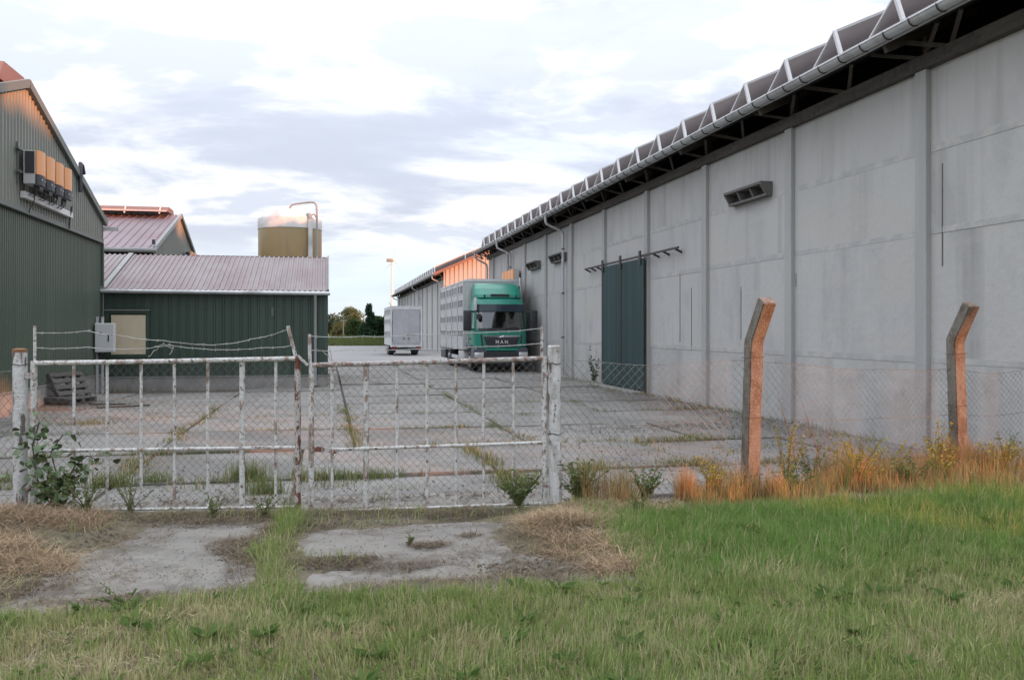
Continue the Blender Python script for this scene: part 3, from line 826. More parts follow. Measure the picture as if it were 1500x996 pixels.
# ------------------------------------------------------------------ green sheds on the left
def sheets(parent, name, mat, a0, a1, width, fn):
    """lay profiled sheets side by side, each an object"""
    n = max(1, round((a1 - a0) / width))
    for i in range(n):
        fn(a0 + (a1 - a0) * i / n, a0 + (a1 - a0) * (i + 1) / n).build(name, mat, parent)
LX, LY0, LYR, LY1 = -6.30, 13.97, 20.5, 27.03
def lz(y): return 4.82 + 0.3215 * (6.53 - abs(y - LYR))
lb = thing('green_hall', 'large green sheet-metal hall with pale gable and four orange inverters on it', 'hall', (LX, LYR, 0))
MB().prism([(LY0 + 0.05, -0.1), (LY1 - 0.05, -0.1), (LY1 - 0.05, 4.72), (LYR, 6.80), (LY0 + 0.05, 4.72)], LX - 22, LX - 0.06, 'x').build('wall_core', m_green, lb)
MB().box(LX - 0.1, LX + 0.03, LY0, LY1 + 0.02, -0.1, 0.42).build('plinth', m_conc, lb)
MB().box(LX - 0.08, LX + 0.045, LY0, LY1 + 0.02, 0.425, 0.45).build('drip_flashing', m_trim_l, lb)
sheets(lb, 'wall_sheet', m_lgreen, LY0, LY1, 1.0, lambda a, c: MB().corr(a + 0.001, c, 0.125, 0.022, lambda t: (LX, t, 0.45), lambda t: (LX, t, 4.18), (1, 0, 0)))
sheets(lb, 'gable_sheet', m_gable, LY0, LY1, 1.0, lambda a, c: MB().corr(a + 0.001, c, 0.19, 0.03, lambda t: (LX + 0.012, t, 4.25), lambda t: (LX + 0.012, t, max(4.3, lz(t) - 0.06)), (1, 0, 0)))
MB().box(LX - 0.02, LX + 0.075, LY0, LY1, 4.17, 4.265).build('band_flashing', m_trim, lb)
MB().tube([(LX + 0.09, LY0, 4.15), (LX + 0.09, LY1 - 0.2, 4.15), (LX + 0.09, LY1 - 0.14, 4.10), (LX + 0.09, LY1 - 0.14, 0.5)], 0.028, 8).build('conduit', m_trim, lb, smooth=True)
MB().box(LX - 0.12, LX + 0.055, LY1 - 0.06, LY1 + 0.04, 0.0, 4.8).build('corner_trim', m_trim, lb)
for (ya, yb, nm) in ((LY0 - 0.3, LYR, 'near'), (LYR, LY1 + 0.25, 'far')):
    mb = MB()
    A = Vector((0, ya, lz(ya) + 0.03)); B = Vector((0, yb, lz(yb) + 0.03))
    mb.add([(LX - 22, A.y, A.z), (LX + 0.10, A.y, A.z), (LX + 0.10, B.y, B.z), (LX - 22, B.y, B.z), (LX - 22, A.y, A.z - 0.09), (LX + 0.10, A.y, A.z - 0.09), (LX + 0.10, B.y, B.z - 0.09), (LX - 22, B.y, B.z - 0.09)],
           [(0,1,2,3),(7,6,5,4),(0,4,5,1),(1,5,6,2),(2,6,7,3),(3,7,4,0)])
    mb.build('roof', m_roofr, lb)
    MB().beam((LX + 0.085, ya, lz(ya) + 0.0), (LX + 0.085, yb, lz(yb) + 0.0), 0.09, 0.17).build('verge_flashing', m_trim, lb)
# ridge ventilator standing along the ridge
rv = MB()
rv.prism([(LYR - 0.8, 6.80), (LYR + 1.2, 6.80), (LYR + 0.75, 7.22), (LYR - 0.5, 7.22)], LX - 22, LX - 0.22, 'x')
rvo = rv.build('ridge_vent', m_roofr, lb)
for k in range(8):
    MB().beam((LX - 0.5 - k * 0.7, LYR + 1.22, 6.80), (LX - 0.5 - k * 0.7, LYR + 0.77, 7.24), 0.05, 0.04).build('vent_rib', m_rustroof, rvo)
MB().tube([(LX + 0.12, 24.4, 5.2), (LX + 0.13, 24.4, 5.75), (LX + 0.10, 24.5, 5.95), (LX + 0.08, 24.75, 5.95), (LX + 0.08, 24.9, 5.75)], 0.05, 8).build('cable_gooseneck', m_dkplastic, lb, smooth=True)
MB().box(LX + 0.0, LX + 0.45, LY1 + 0.05, LY1 + 0.15, 4.52, 4.62).build('lamp_bracket', m_lgrey, lb)
# mounting: bars, cable tray
tray = MB(); tray.bbox(LX + 0.05, LX + 0.16, 20.1, 23.6, 4.44, 4.58, 0.008)
tray.build('cable_tray', m_white, lb)
for z in (4.95, 5.42):
    MB().beam((LX + 0.10, 19.75, z), (LX + 0.10, 23.3, z), 0.06, 0.05).build('mounting_bar', m_trim, lb)
for y in (19.9, 21.4, 23.1):
    MB().beam((LX + 0.06, y, 4.7), (LX + 0.06, y, 5.55), 0.05, 0.05).build('mounting_post', m_trim, lb)
MB().tube([(LX + 0.2, 20.6, 4.75), (LX + 0.19, 20.55, 4.45), (LX + 0.1, 20.5, 4.2), (LX + 0.09, 20.6, 4.16)], 0.012, 6).build('hanging_cable', m_dkplastic, lb)
MB().tube([(LX + 0.2, 23.35, 4.7), (LX + 0.14, 23.4, 4.45), (LX + 0.12, 23.42, 4.16)], 0.02, 6).build('hanging_cable', m_dkplastic, lb)

def inverter(loc, rz, label, grp, small=False):
    """box inverter on a wall: orange front, dark foot, vented sides; local +x is the front"""
    t = thing('solar_inverter', label, 'inverter', loc, rz, grp)
    t.scale = (0.9, 0.9, 0.86)
    MB().bbox(0, 0.26, -0.28, 0.28, 0.0, 0.80, 0.015).build('casing', m_lgrey, t, world=False)
    fr = MB(); pf = [(0.262, -0.285), (0.30, -0.285), (0.345, -0.18), (0.36, 0.0), (0.345, 0.18), (0.30, 0.285), (0.262, 0.285)]
    fr.prism(pf, 0.235, 0.81, 'z'); fr.build('front_cover', m_orange, t, world=False, smooth=True)
    lo = MB(); lo.prism([(p[0] - 0.006 if p[0] > 0.28 else p[0], p[1]) for p in pf], -0.02, 0.232, 'z'); lo.build('lower_cover', m_dkplastic, t, world=False, smooth=True)
    MB().box(0.04, 0.24, -0.292, -0.282, 0.25, 0.78).build('side_vent', m_dkplastic, t, world=False)
    if not small:
        for y in (-0.15, -0.05, 0.08, 0.17):
            MB().tube([(0.2, y, -0.005), (0.2, y, -0.07)], 0.022, 6).build('cable_gland', m_dkplastic, t, world=False)
            MB().tube([(0.2, y, -0.07), (0.18, y + 0.02, -0.16), (0.06, y + 0.05, -0.26)], 0.009, 5).build('cable', m_dkplastic, t, world=False)
        for y in (-0.10, 0.12):
            MB().box(0.348, 0.362, y - 0.02, y + 0.02, 0.10, 0.14).build('switch', m_lgrey, t, world=False)
    return t
ordn = ['first', 'second', 'third', 'fourth']
for k in range(4):
    inverter((LX + 0.14, 20.25 + 0.66 * k, 4.72), 0, f'{ordn[k]} orange inverter from the left on the green hall gable', 'inverters on the green hall gable')
for k in range(4):
    inverter((WX - 0.1, 39.2 + 0.68 * k, 3.72), math.pi, f'{ordn[k]} orange inverter from the right on barn wall above the truck', 'inverters on the concrete barn wall', True)

# shed S in front
SY, SX0, SX1 = 27.05, -6.22, -0.05
sh = thing('green_shed', 'low dark green sheet-metal shed with faded red-brown roof and boarded window', 'shed', ((SX0 + SX1) / 2, SY, 0))
RZ, RY = 4.12, 30.6
MB().prism([(SY + 0.05, -0.1), (34.2, -0.1), (34.2, 2.72), (RY, RZ - 0.1), (SY + 0.05, 2.72)], SX0 - 4, SX1 - 0.05, 'x').build('wall_core', m_green, sh)
MB().box(SX0, SX1 + 0.01, SY - 0.03, SY + 0.08, -0.1, 0.33).build('plinth', m_conc, sh)
MB().box(SX0, SX1 + 0.02, SY - 0.05, SY + 0.05, 0.335, 0.36).build('drip_flashing', m_trim_l, sh)
sheets(sh, 'wall_sheet', m_green, SX0, SX1, 1.0, lambda a, c: MB().corr(a, c, 0.245, 0.035, lambda t: (t, SY, 0.36), lambda t: (t, SY, 2.74), (0, -1, 0), style='rib'))
for k in range(6):
    a = SY + 0.02 + k * 1.19; c = a + 1.19
    MB().corr(a, c, 0.245, 0.035, lambda t: (SX1, t, 0.36), lambda t: (SX1, t, 2.72 + (RZ - 2.72) * (1 - abs(t - RY) / 3.6)), (1, 0, 0), style='rib').build('side_sheet', m_green, sh)
MB().box(SX1 - 0.06, SX1 + 0.06, SY - 0.06, SY + 0.07, 0.36, 2.74).build('corner_trim', m_green, sh)
def sroof(a, c, x_off=0):
    mb = MB()
    mb.corr(a, c, 0.155, 0.032, lambda t: (t, SY - 0.16, 2.83), lambda t: (t, RY, RZ), (0, -0.35, 0.94), style='trap')
    return mb
sheets(sh, 'roof_sheet', m_roof, SX0 + 0.05, SX1 + 0.06, 1.0, sroof)
sheets(sh, 'roof_sheet', m_roof, SX0 - 3.2, SX0 - 0.05, 1.05, sroof)
MB().add([(SX0 - 3.2, RY, RZ + 0.02), (SX1 + 0.06, RY, RZ + 0.02), (SX1 + 0.06, 34.4, 2.70), (SX0 - 3.2, 34.4, 2.70)], [(0, 1, 2, 3)]).build('roof_back', m_roof, sh)
MB().beam((SX0, SY - 0.2, 2.86), (SX0, RY, RZ + 0.04), 0.14, 0.05).build('valley_flashing', m_trim_l, sh)
MB().beam((SX1 + 0.07, SY - 0.16, 2.84), (SX1 + 0.07, RY, RZ + 0.02), 0.05, 0.12).build('verge_flashing', m_trim_l, sh)
MB().tube([(SX0 - 0.05, SY - 0.20, 2.79), (SX1 + 0.12, SY - 0.20, 2.77)], 0.06, 10).build('gutter', m_zinc, sh, smooth=True)
MB().tube([(-0.36, SY - 0.2, 2.76), (-0.36, SY - 0.16, 2.62), (-0.36, SY - 0.10, 2.5), (-0.36, SY - 0.10, 0.10), (-0.36, SY - 0.16, 0.04)], 0.045, 10).build('downpipe', m_greyp, sh, smooth=True)
wd = MB()
wd.box(-6.18, -5.00, SY - 0.09, SY - 0.02, 2.16, 2.24)
wd.box(-6.18, -6.07, SY - 0.075, SY - 0.02, 0.90, 2.16); wd.box(-5.08, -5.00, SY - 0.075, SY - 0.02, 0.90, 2.16); wd.box(-6.069, -5.081, SY - 0.075, SY - 0.02, 0.90, 0.99)
wo_ = wd.build('window_frame', m_green, sh)
MB().box(-6.02, -5.10, SY - 0.066, SY - 0.03, 1.0, 2.12).build('board', m_beige, wo_)
MB().box(-6.24, -4.97, SY - 0.13, SY - 0.02, 2.245, 2.27).build('drip_cap', m_trim_l, wo_)
MB().box(-1.62, -1.56, SY - 0.06, SY - 0.03, 2.1, 2.35).build('notice_plate', m_trim, sh)

# hall behind
HX, HY0, HYR, HY1 = -6.84, 37.7, 44.0, 48.0
def hz(y): return 7.05 - 0.325 * abs(y - HYR)
hb = thing('grey_hall', 'grey-green gabled hall with purple-red roof behind the low shed', 'hall', (HX, HYR, 0))
MB().prism([(HY0, -0.1), (HY1, -0.1), (HY1, hz(HY1) - 0.12), (HYR, 6.9), (HY0, hz(HY0) - 0.35)], HX - 24, HX - 0.05, 'x').build('wall_core', m_green, hb)
sheets(hb, 'gable_sheet', m_gable, HY0, HY1, 1.0, lambda a, c: MB().corr(a, c, 0.19, 0.03, lambda t: (HX, t, 0), lambda t: (HX, t, hz(t) - 0.05), (1, 0, 0)))
def hroof(a, c):
    return MB().corr(a, c, 0.33, 0.04, lambda t: (t, HY0 - 0.3, hz(HY0 - 0.3) + 0.02), lambda t: (t, HYR, 7.07), (0, -0.3, 0.95), style='rib')
sheets(hb, 'roof_sheet', m_roofp, HX - 9, HX + 0.1, 1.0, hroof)
MB().add([(HX - 24, HYR, 7.06), (HX + 0.1, HYR, 7.06), (HX + 0.1, HY1 + 0.3, hz(HY1 + 0.3)), (HX - 24, HY1 + 0.3, hz(HY1 + 0.3))], [(0, 1, 2, 3)]).build('roof_back', m_roofp, hb)
MB().beam((HX + 0.1, HY0 - 0.3, hz(HY0 - 0.3)), (HX + 0.1, HYR, 7.06), 0.10, 0.18).build('verge_flashing', m_trim_l, hb)
MB().beam((HX + 0.1, HYR, 7.06), (HX + 0.1, HY1 + 0.3, hz(HY1 + 0.3)), 0.10, 0.16).build('verge_flashing', m_trim, hb)
MB().tube([(HX - 9, HY0 - 0.36, hz(HY0 - 0.3) - 0.06), (HX + 0.2, HY0 - 0.36, hz(HY0 - 0.3) - 0.06)], 0.10, 8).build('gutter', m_trim_l, hb)
hv = MB().prism([(HYR - 0.9, 7.12), (HYR + 0.9, 7.12), (HYR + 0.6, 7.36), (HYR - 0.6, 7.36)], HX - 20, HX - 0.35, 'x').build('ridge_vent', m_roofr, hb)
MB().box(HX - 20, HX - 0.4, HYR - 0.98, HYR - 0.905, 7.10, 7.17).build('vent_rail', m_lgrey, hv)
for k in range(5):
    MB().beam((HX - 0.7 - k * 1.5, HYR - 1.0, 7.0), (HX - 0.7 - k * 1.5, HYR - 0.62, 7.40), 0.06, 0.05).build('vent_bracket', m_lgrey, hv)
MB().box(HX + 0.0, HX + 0.10, HY0 - 0.25, HY0 - 0.05, hz(HY0) + 0.1, hz(HY0) + 0.28).build('gutter_end', m_dkplastic, hb)
for k in range(4):
    inverter((HX + 0.12, 45.2 + 0.68 * k, 4.78), 0, f'{ordn[k]} orange inverter from the left on the rear grey hall gable', 'inverters on the grey hall gable', True)

# silo
sl = thing('feed_silo', 'ochre fibreglass silo tank with white domed cap and bent pipe', 'silo', (-1.864, 46.35, 0))
rs = 1.56
MB().lathe([(rs * 0.98, 0.0), (rs, 0.05), (rs, 3.0), (rs + 0.01, 3.02), (rs + 0.01, 6.72)], (0, 0, 0), 48).build('tank', m_silo, sl, smooth=True, world=False)
cp = MB().lathe([(rs + 0.03, 6.73), (rs + 0.03, 7.22), (rs - 0.05, 7.32), (rs * 0.82, 7.50), (rs * 0.6, 7.67), (rs * 0.35, 7.80), (0.2, 7.85)], (0, 0, 0), 48).build('cap', m_silow, sl, smooth=True, world=False)
MB().tube([(1.02, -1.35, 0.1), (1.02, -1.35, 7.15)], 0.115, 12).build('filling_pipe', m_silow, sl, smooth=True, world=False)
MB().tube([(1.02, -1.35, 7.15), (1.02, -1.34, 7.3), (0.98, -1.25, 7.4), (0.9, -1.05, 7.42)], 0.10, 12).build('pipe_bend', m_greyp, sl, smooth=True, world=False)
MB().tube([(0.02, -0.6, 7.5), (0.02, -0.65, 7.78), (0.10, -0.70, 7.92), (0.28, -0.75, 7.97), (1.0, -1.2, 8.02), (1.22, -1.3, 8.0), (1.32, -1.33, 7.85), (1.34, -1.35, 7.6), (1.34, -1.35, 0.1)], 0.05, 10).build('vent_pipe', m_greyp, sl, smooth=True, world=False)
MB().tube([(1.0, -1.32, 7.34), (1.2, -1.33, 7.42), (1.34, -1.35, 7.2)], 0.04, 8).build('pipe_clamp', m_greyp, sl, world=False)

# wind turbine far away
wt = thing('wind_turbine', 'distant white wind turbine on the horizon beyond the far barn', 'wind turbine', (57.1, 812.4, -0.16))
MB().tube([(0, 0, 0), (0, 0, 64)], 1.2, 20, taper=[1, 0.6]).build('tower', m_turb, wt, smooth=True, world=False)
MB().bbox(-4.8, 1.0, -1.3, 1.3, 63.4, 66.4, 0.6).build('nacelle', m_trim_l, wt, smooth=True, world=False)
hubp = MB().lathe([(0.1, 3.0), (0.9, 2.6), (1.4, 1.8), (1.5, 1.0)], (0, 0, 65), 16, 'x').build('hub', m_turb, wt, smooth=True, world=False)
for k in range(3):
    t = R(3 + 120 * k + 2)
    bl = MB()
    L_ = 23
    d = Vector((0.16 * math.cos(t) * 0 , 0, 0))
    ax = Vector((0.42 * math.sin(t), 0.91 * math.sin(t) * -1, math.cos(t)))
    c0 = Vector((1.9, 0, 65))
    sd = Vector((0.91, 0.42, 0)).cross(ax).normalized()
    nr = ax.cross(sd).normalized()
    vs = []
    for (s, w, th) in ((0, 0.28, 0.28), (0.12, 0.36, 0.22), (0.5, 0.22, 0.12), (1.0, 0.06, 0.04)):
        c = c0 + ax * (L_ * s)
        vs += [c - sd * w, c + nr * th, c + sd * w, c - nr * th]
    fs = []
    for i in range(3):
        for j in range(4):
            fs.append((i*4 + j, i*4 + (j+1) % 4, (i+1)*4 + (j+1) % 4, (i+1)*4 + j))
    fs += [(3, 2, 1, 0), (12, 13, 14, 15)]
    bl.add(vs, fs).build('blade', m_turb, wt, world=False)

# ------------------------------------------------------------------ vehicles
def wheel(parent, x, y, r=0.48, w=0.28, side=-1):
    t = MB().lathe([(r*0.6, -w/2), (r*0.93, -w/2), (r, -w/2 + 0.05), (r, w/2 - 0.05), (r*0.93, w/2), (r*0.6, w/2)], (0, 0, 0), 28, 'x').build('wheel', m_tyre, parent, smooth=True, world=False)
    t.location = (x, y, r)
    MB().lathe([(0.05, -0.10), (0.12, -0.10), (0.14, -0.02), (r*0.50, 0.02), (r*0.56, -0.05), (r*0.61, -0.05), (r*0.61, 0.05)], (side * (w/2 - 0.04), 0, 0), 24, 'x').build('rim', m_rim, t, smooth=True, world=False)
    return t

def livestock_window(parent, x, y0, y1, z0, z1, side=-1):
    o = MB().box(min(x, x + side*0.012), max(x, x + side*0.012), y0, y1, z0, z1).build('vent_window', m_slot, parent, world=False)
    fr = MB(); e = 0.03
    xa, xb = sorted((x + side*0.006, x + side*0.03))
    fr.box(xa, xb, y0 - e, y1 + e, z1, z1 + e); fr.box(xa, xb, y0 - e, y1 + e, z0 - e, z0)
    fr.box(xa, xb, y0 - e, y0, z0, z1); fr.box(xa, xb, y1, y1 + e, z0, z1)
    fr.build('window_frame', m_bodyl, o, world=False)
    n = max(2, int((y1 - y0) / 0.42))
    for k in range(1, n + 1):
        y = y0 + (y1 - y0) * k / (n + 1)
        MB().box(xa, xb, y - 0.06, y + 0.06, z0, z1).build('bar', m_bodyl, o, world=False)
    return o

tr = thing('livestock_truck', 'green-cabbed livestock truck with silver slatted body parked beside the concrete barn', 'truck', (6.83, 34.95, 0))
W0 = 1.08
def plan(hw):
    p = [(-hw, 1.70), (-hw, 1.20), (-hw, 0.55), (-hw, 0.34)]
    rc = 0.30
    for k in range(1, 6):
        t = math.pi + (math.pi / 2) * k / 6
        p.append((-hw + rc + rc * math.cos(t), 0.32 + rc * math.sin(t)))
    for k in range(0, 9):
        x = (-hw + rc) + (2 * hw - 2 * rc) * k / 8
        p.append((x, 0.02 - 0.05 * (1 - (x / hw) ** 2)))
    q = [(-a, b) for (a, b) in p[:9]]
    return p + q[::-1]
rows_c = [(0.93, 0.03, 1.06), (1.08, 0.0, 1.08), (1.40, 0.0, 1.08), (1.67, 0.02, 1.08), (1.75, 0.04, 1.08), (2.42, 0.20, 1.05), (2.47, 0.215, 1.05), (2.72, 0.28, 1.03), (2.90, 0.38, 0.99), (3.00, 0.52, 0.94), (3.04, 0.75, 0.86)]
def ring(z, ys, hw, out=0.0):
    pts = []
    for (x, y) in plan(hw):
        y2 = y + ys * max(0.0, 1 - y / 1.5)
        if out:
            c = Vector((x, y2 - 0.9)); c = c * (1 + out / max(c.length, 0.1)); x, y2 = c.x, c.y + 0.9
        pts.append((x, y2, z))
    return pts
NP = len(plan(1.0))
def is_screen(i, j): return rows_c[i][0] == 1.75 and 6 <= j <= NP - 8
def is_side(i, j): return rows_c[i][0] == 1.75 and (j in (1,) or j == NP - 3)
body = MB(); scr = MB(); sg = {0: MB(), 1: MB()}
rings = [ring(*r) for r in rows_c]
for i in range(len(rings) - 1):
    for j in range(NP - 1):
        qd = [rings[i][j], rings[i][j + 1], rings[i + 1][j + 1], rings[i + 1][j]]
        if is_screen(i, j): scr.add(qd, [(0, 1, 2, 3)])
        elif is_side(i, j): sg[0 if j < NP / 2 else 1].add(qd, [(0, 1, 2, 3)])
        else: body.add(qd, [(0, 1, 2, 3)])
body.add(rings[-1], [tuple(range(NP))])
body.add([rings[0][0], rings[0][-1], (rows_c[-2][2], 1.70, 3.0), (-rows_c[-2][2], 1.70, 3.0)], [(0, 1, 2, 3)])
cab = body.build('cab', m_tgreen, tr, smooth=True, world=False)
scr.build('windscreen', m_glass, cab, smooth=True, world=False)
for k in (0, 1): sg[k].build('side_window', m_sglass, cab, world=False)
vi = MB()
va, vb = ring(2.44, 0.17, 1.05, 0.035), ring(2.72, 0.255, 1.03, 0.045)
va2, vb2 = ring(2.45, 0.20, 1.05, 0.0), ring(2.73, 0.28, 1.03, 0.0)
js = range(5, NP - 5)
for j in list(js)[:-1]:
    vi.add([va[j], va[j + 1], vb[j + 1], vb[j]], [(0, 1, 2, 3)])
    vi.add([va[j], va[j + 1], va2[j + 1], va2[j]], [(3, 2, 1, 0)])
    vi.add([vb[j], vb[j + 1], vb2[j + 1], vb2[j]], [(0, 1, 2, 3)])
vi.build('sun_visor', m_visor, cab, smooth=True, world=False)
# dark surround below the glass, wipers
sb = MB()
sa_, sb_ = ring(1.66, 0.0, 1.08, 0.012), ring(1.76, 0.03, 1.08, 0.012)
for j in range(7, NP - 8): sb.add([sa_[j], sa_[j + 1], sb_[j + 1], sb_[j]], [(0, 1, 2, 3)])
sb.build('wiper_panel', m_tdark, cab, smooth=True, world=False)
for (xa, xb) in ((-0.55, 0.05), (0.10, 0.70)):
    MB().beam((xa, -0.035, 1.75), (xb, -0.02, 1.80), 0.02, 0.02).build('wiper', m_tdark, cab, world=False)
# interior
it = MB(); it.box(-1.0, 1.0, 1.45, 1.55, 1.0, 2.9); it.box(-0.98, 0.98, 0.28, 0.75, 1.1, 1.72); it.box(-1.0, 1.0, 0.3, 1.5, 0.95, 1.08)
it.build('interior', m_inter, cab, world=False)
for x in (-0.55, 0.55):
    st = MB(); st.bbox(x - 0.25, x + 0.25, 0.85, 1.3, 1.2, 1.42, 0.04); st.bbox(x - 0.25, x + 0.25, 1.22, 1.38, 1.42, 2.05, 0.04); st.bbox(x - 0.14, x + 0.14, 1.24, 1.36, 2.07, 2.28, 0.03)
    st.build('seat', m_seat, cab, world=False)
MB().tube([(0.55 + 0.22 * math.cos(2 * math.pi * k / 16), 0.80 - 0.08 * math.sin(2 * math.pi * k / 16), 1.80 + 0.19 * math.sin(2 * math.pi * k / 16)) for k in range(17)], 0.018, 6, caps=False).build('steering_wheel', m_tdark, cab, world=False)
# roof spoiler
sp = MB()
spr = []
for (z, yf, hw, rc) in ((3.0, 0.42, 0.95, 0.28), (3.12, 0.46, 0.96, 0.28), (3.38, 0.72, 0.95, 0.28), (3.55, 1.0, 0.90, 0.25), (3.62, 1.35, 0.84, 0.2)):
    rr = []
    for (x, y) in [(-hw, 1.8), (-hw, yf + rc)] + [(-hw + rc - rc * math.cos(math.pi / 2 * k / 5), yf + rc - rc * math.sin(math.pi / 2 * k / 5)) for k in range(1, 6)]:
        rr.append((x, y, z))
    rr = rr + [(-x, y, z2) for (x, y, z2) in rr[::-1]]
    spr.append(rr)
n_ = len(spr[0])
for i in range(len(spr) - 1):
    for j in range(n_ - 1): sp.add([spr[i][j], spr[i][j + 1], spr[i + 1][j + 1], spr[i + 1][j]], [(0, 1, 2, 3)])
sp.add(spr[-1], [tuple(range(n_))])
spo = sp.build('roof_spoiler', m_tgreen, tr, smooth=True, world=False)
MB().bbox(-0.37, 0.40, 0.42, 0.60, 3.03, 3.15, 0.02).build('spoiler_slot', m_tdark, spo, world=False)
for x in (-0.62, 0.68): MB().tube([(x, 0.40, 3.02), (x, 0.40, 3.12)], 0.03, 8).build('marker_lamp', m_tdark, spo, world=False)
# grille, chrome bar, emblem, lettering
gr = MB().prism([(-0.72, 1.42), (0.72, 1.42), (0.60, 1.02), (-0.60, 1.02)], -0.062, 0.03, 'y').build('grille', m_tdark, cab, world=False)
for z in (1.08, 1.30, 1.36):
    hw = 0.60 + 0.12 * (z - 1.02) / 0.4 - 0.02
    MB().box(-hw, hw, -0.078, -0.058, z, z + 0.022).build('grille_bar', m_tgrey, gr, world=False)
cb = MB().prism([(-0.74, 1.425), (-0.16, 1.40), (0.16, 1.40), (0.74, 1.425), (0.74, 1.462), (0.12, 1.475), (-0.12, 1.475), (-0.74, 1.462)], -0.088, -0.05, 'y').build('chrome_strip', m_chrome, cab, world=False)
em = MB()
em.tube([(-0.10, -0.10, 1.385), (-0.05, -0.10, 1.42), (0.03, -0.10, 1.43), (0.07, -0.10, 1.47), (0.105, -0.10, 1.455)], 0.017, 6, taper=[0.5, 1, 1.1, 1.1, 0.6])
em.tube([(-0.06, -0.10, 1.41), (-0.075, -0.10, 1.355)], 0.010, 5); em.tube([(0.04, -0.10, 1.42), (0.065, -0.10, 1.36)], 0.010, 5); em.tube([(-0.10, -0.10, 1.385), (-0.13, -0.10, 1.43)], 0.007, 5)
em.build('emblem', m_chrome, cab, world=False)
fc = bpy.data.curves.new('lettering', 'FONT'); fc.body = 'MAN'; fc.size = 0.19; fc.extrude = 0.008; fc.align_x = 'CENTER'; fc.space_character = 1.5; fc.offset = 0.004
ft = bpy.data.objects.new('lettering_curve', fc); COL.objects.link(ft)
fm = bpy.data.meshes.new_from_object(ft.evaluated_get(bpy.context.evaluated_depsgraph_get()))
bpy.data.objects.remove(ft); fm.materials.clear(); fm.materials.append(m_bodyl)
fo = bpy.data.objects.new('lettering', fm); COL.objects.link(fo); fo.parent = gr
fo.location = (0, -0.075, 1.145); fo.rotation_euler = (R(90), 0, 0)
# panel seams, side air flaps, bumper, headlamps, steps
for s in (-1, 1):
    MB().prism([(s*0.80, 1.52), (s*0.86, 1.50), (s*0.80, 1.02), (s*0.74, 1.0)], -0.012, 0.03, 'y').build('air_flap', m_tdark, cab, world=False)
    MB().prism([(s*0.60, 0.93), (s*1.02, 1.0), (s*1.06, 0.86), (s*1.04, 0.74), (s*0.62, 0.80)], -0.055, 0.28, 'y').build('bumper_corner', m_tgrey, tr, world=False)
    MB().bbox(s*0.90 - 0.20, s*0.90 + 0.17, -0.085, 0.1, 0.58, 0.80, 0.03).build('headlamp', m_lamp, tr, smooth=True, world=False)
    MB().bbox(s*1.02 - 0.10, s*1.02 + 0.10, 0.06, 0.75, 0.36, 0.92, 0.03).build('cab_step', m_tgrey, tr, world=False)
    MB().bbox(s*1.0 - 0.16, s*1.0 + 0.16, 0.80, 1.9, 0.98, 1.08, 0.03).build('mudguard', m_tgrey, tr, world=False)
bp = MB(); bp.bbox(-1.06, 1.06, -0.05, 0.30, 0.30, 0.84, 0.05); bo = bp.build('bumper', m_tdark, tr, world=False)
MB().bbox(-0.62, 0.62, -0.07, 0.02, 0.86, 0.95, 0.01).build('bumper_lip', m_tgreen, tr, world=False)
for z in (0.44, 0.60): MB().box(-0.62, 0.62, -0.068, -0.045, z, z + 0.03).build('bumper_slat', m_tgrey, bo, world=False)
# doors and handles
for s in (-1, 1):
    MB().box(*sorted((s*1.079, s*1.088)), 0.46, 0.475, 0.95, 1.70).build('door_seam', m_tdark, cab, world=False)
    MB().bbox(*sorted((s*1.08, s*1.115)), 1.0, 1.2, 1.30, 1.36, 0.008).build('door_handle', m_tdark, cab, world=False)
    # mirrors
    mi = MB().bbox(*sorted((s*1.20, s*1.52)), 0.10, 0.26, 1.66, 2.48, 0.05).build('mirror', m_tdark, tr, smooth=True, world=False)
    MB().beam((s*1.05, 0.30, 2.42), (s*1.32, 0.18, 2.46), 0.05, 0.06).build('mirror_arm', m_tdark, mi, world=False)
    MB().beam((s*1.06, 0.30, 1.72), (s*1.30, 0.18, 1.70), 0.05, 0.06).build('mirror_arm', m_tdark, mi, world=False)
MB().bbox(-1.02, -0.84, -0.10, 0.10, 2.12, 2.34, 0.03).build('front_mirror', m_tdark, tr, world=False)
MB().bbox(-1.075, -0.99, 0.02, 0.3, 2.46, 2.98, 0.03).build('air_inlet', m_lgrey, cab, smooth=True, world=False)
# chassis and running gear
ch = MB(); ch.box(-0.45, -0.35, 0.4, 9.6, 0.62, 0.84); ch.box(0.35, 0.45, 0.4, 9.6, 0.62, 0.84)
for y in (2.2, 4.2, 6.0, 8.6): ch.box(-0.35, 0.35, y, y + 0.1, 0.66, 0.8)
ch.box(-0.9, 0.9, 0.5, 1.7, 0.45, 0.9)
ch.build('chassis', m_tdark, tr, world=False)
for s in (-1, 1):
    wheel(tr, s*0.92, 1.32, 0.49, 0.30, s)
    wheel(tr, s*0.90, 6.9, 0.49, 0.52, s)
    MB().bbox(s*0.92 - 0.26, s*0.92 + 0.26, 2.4, 3.9, 0.35, 0.82, 0.04).build('fuel_tank' if s < 0 else 'air_tank', m_body, tr, smooth=True, world=False)
    MB().box(*sorted((s*1.14, s*1.18)), 4.1, 6.1, 0.42, 0.58).build('side_guard', m_bodyl, tr, world=False)
    MB().box(*sorted((s*1.0, s*1.19)), 7.5, 7.53, 0.25, 0.85).build('mud_flap', m_tdark, tr, world=False)
MB().bbox(-1.22, -0.55, 8.0, 9.7, 0.34, 0.85, 0.03).build('tool_box', m_tdark, tr, world=False)
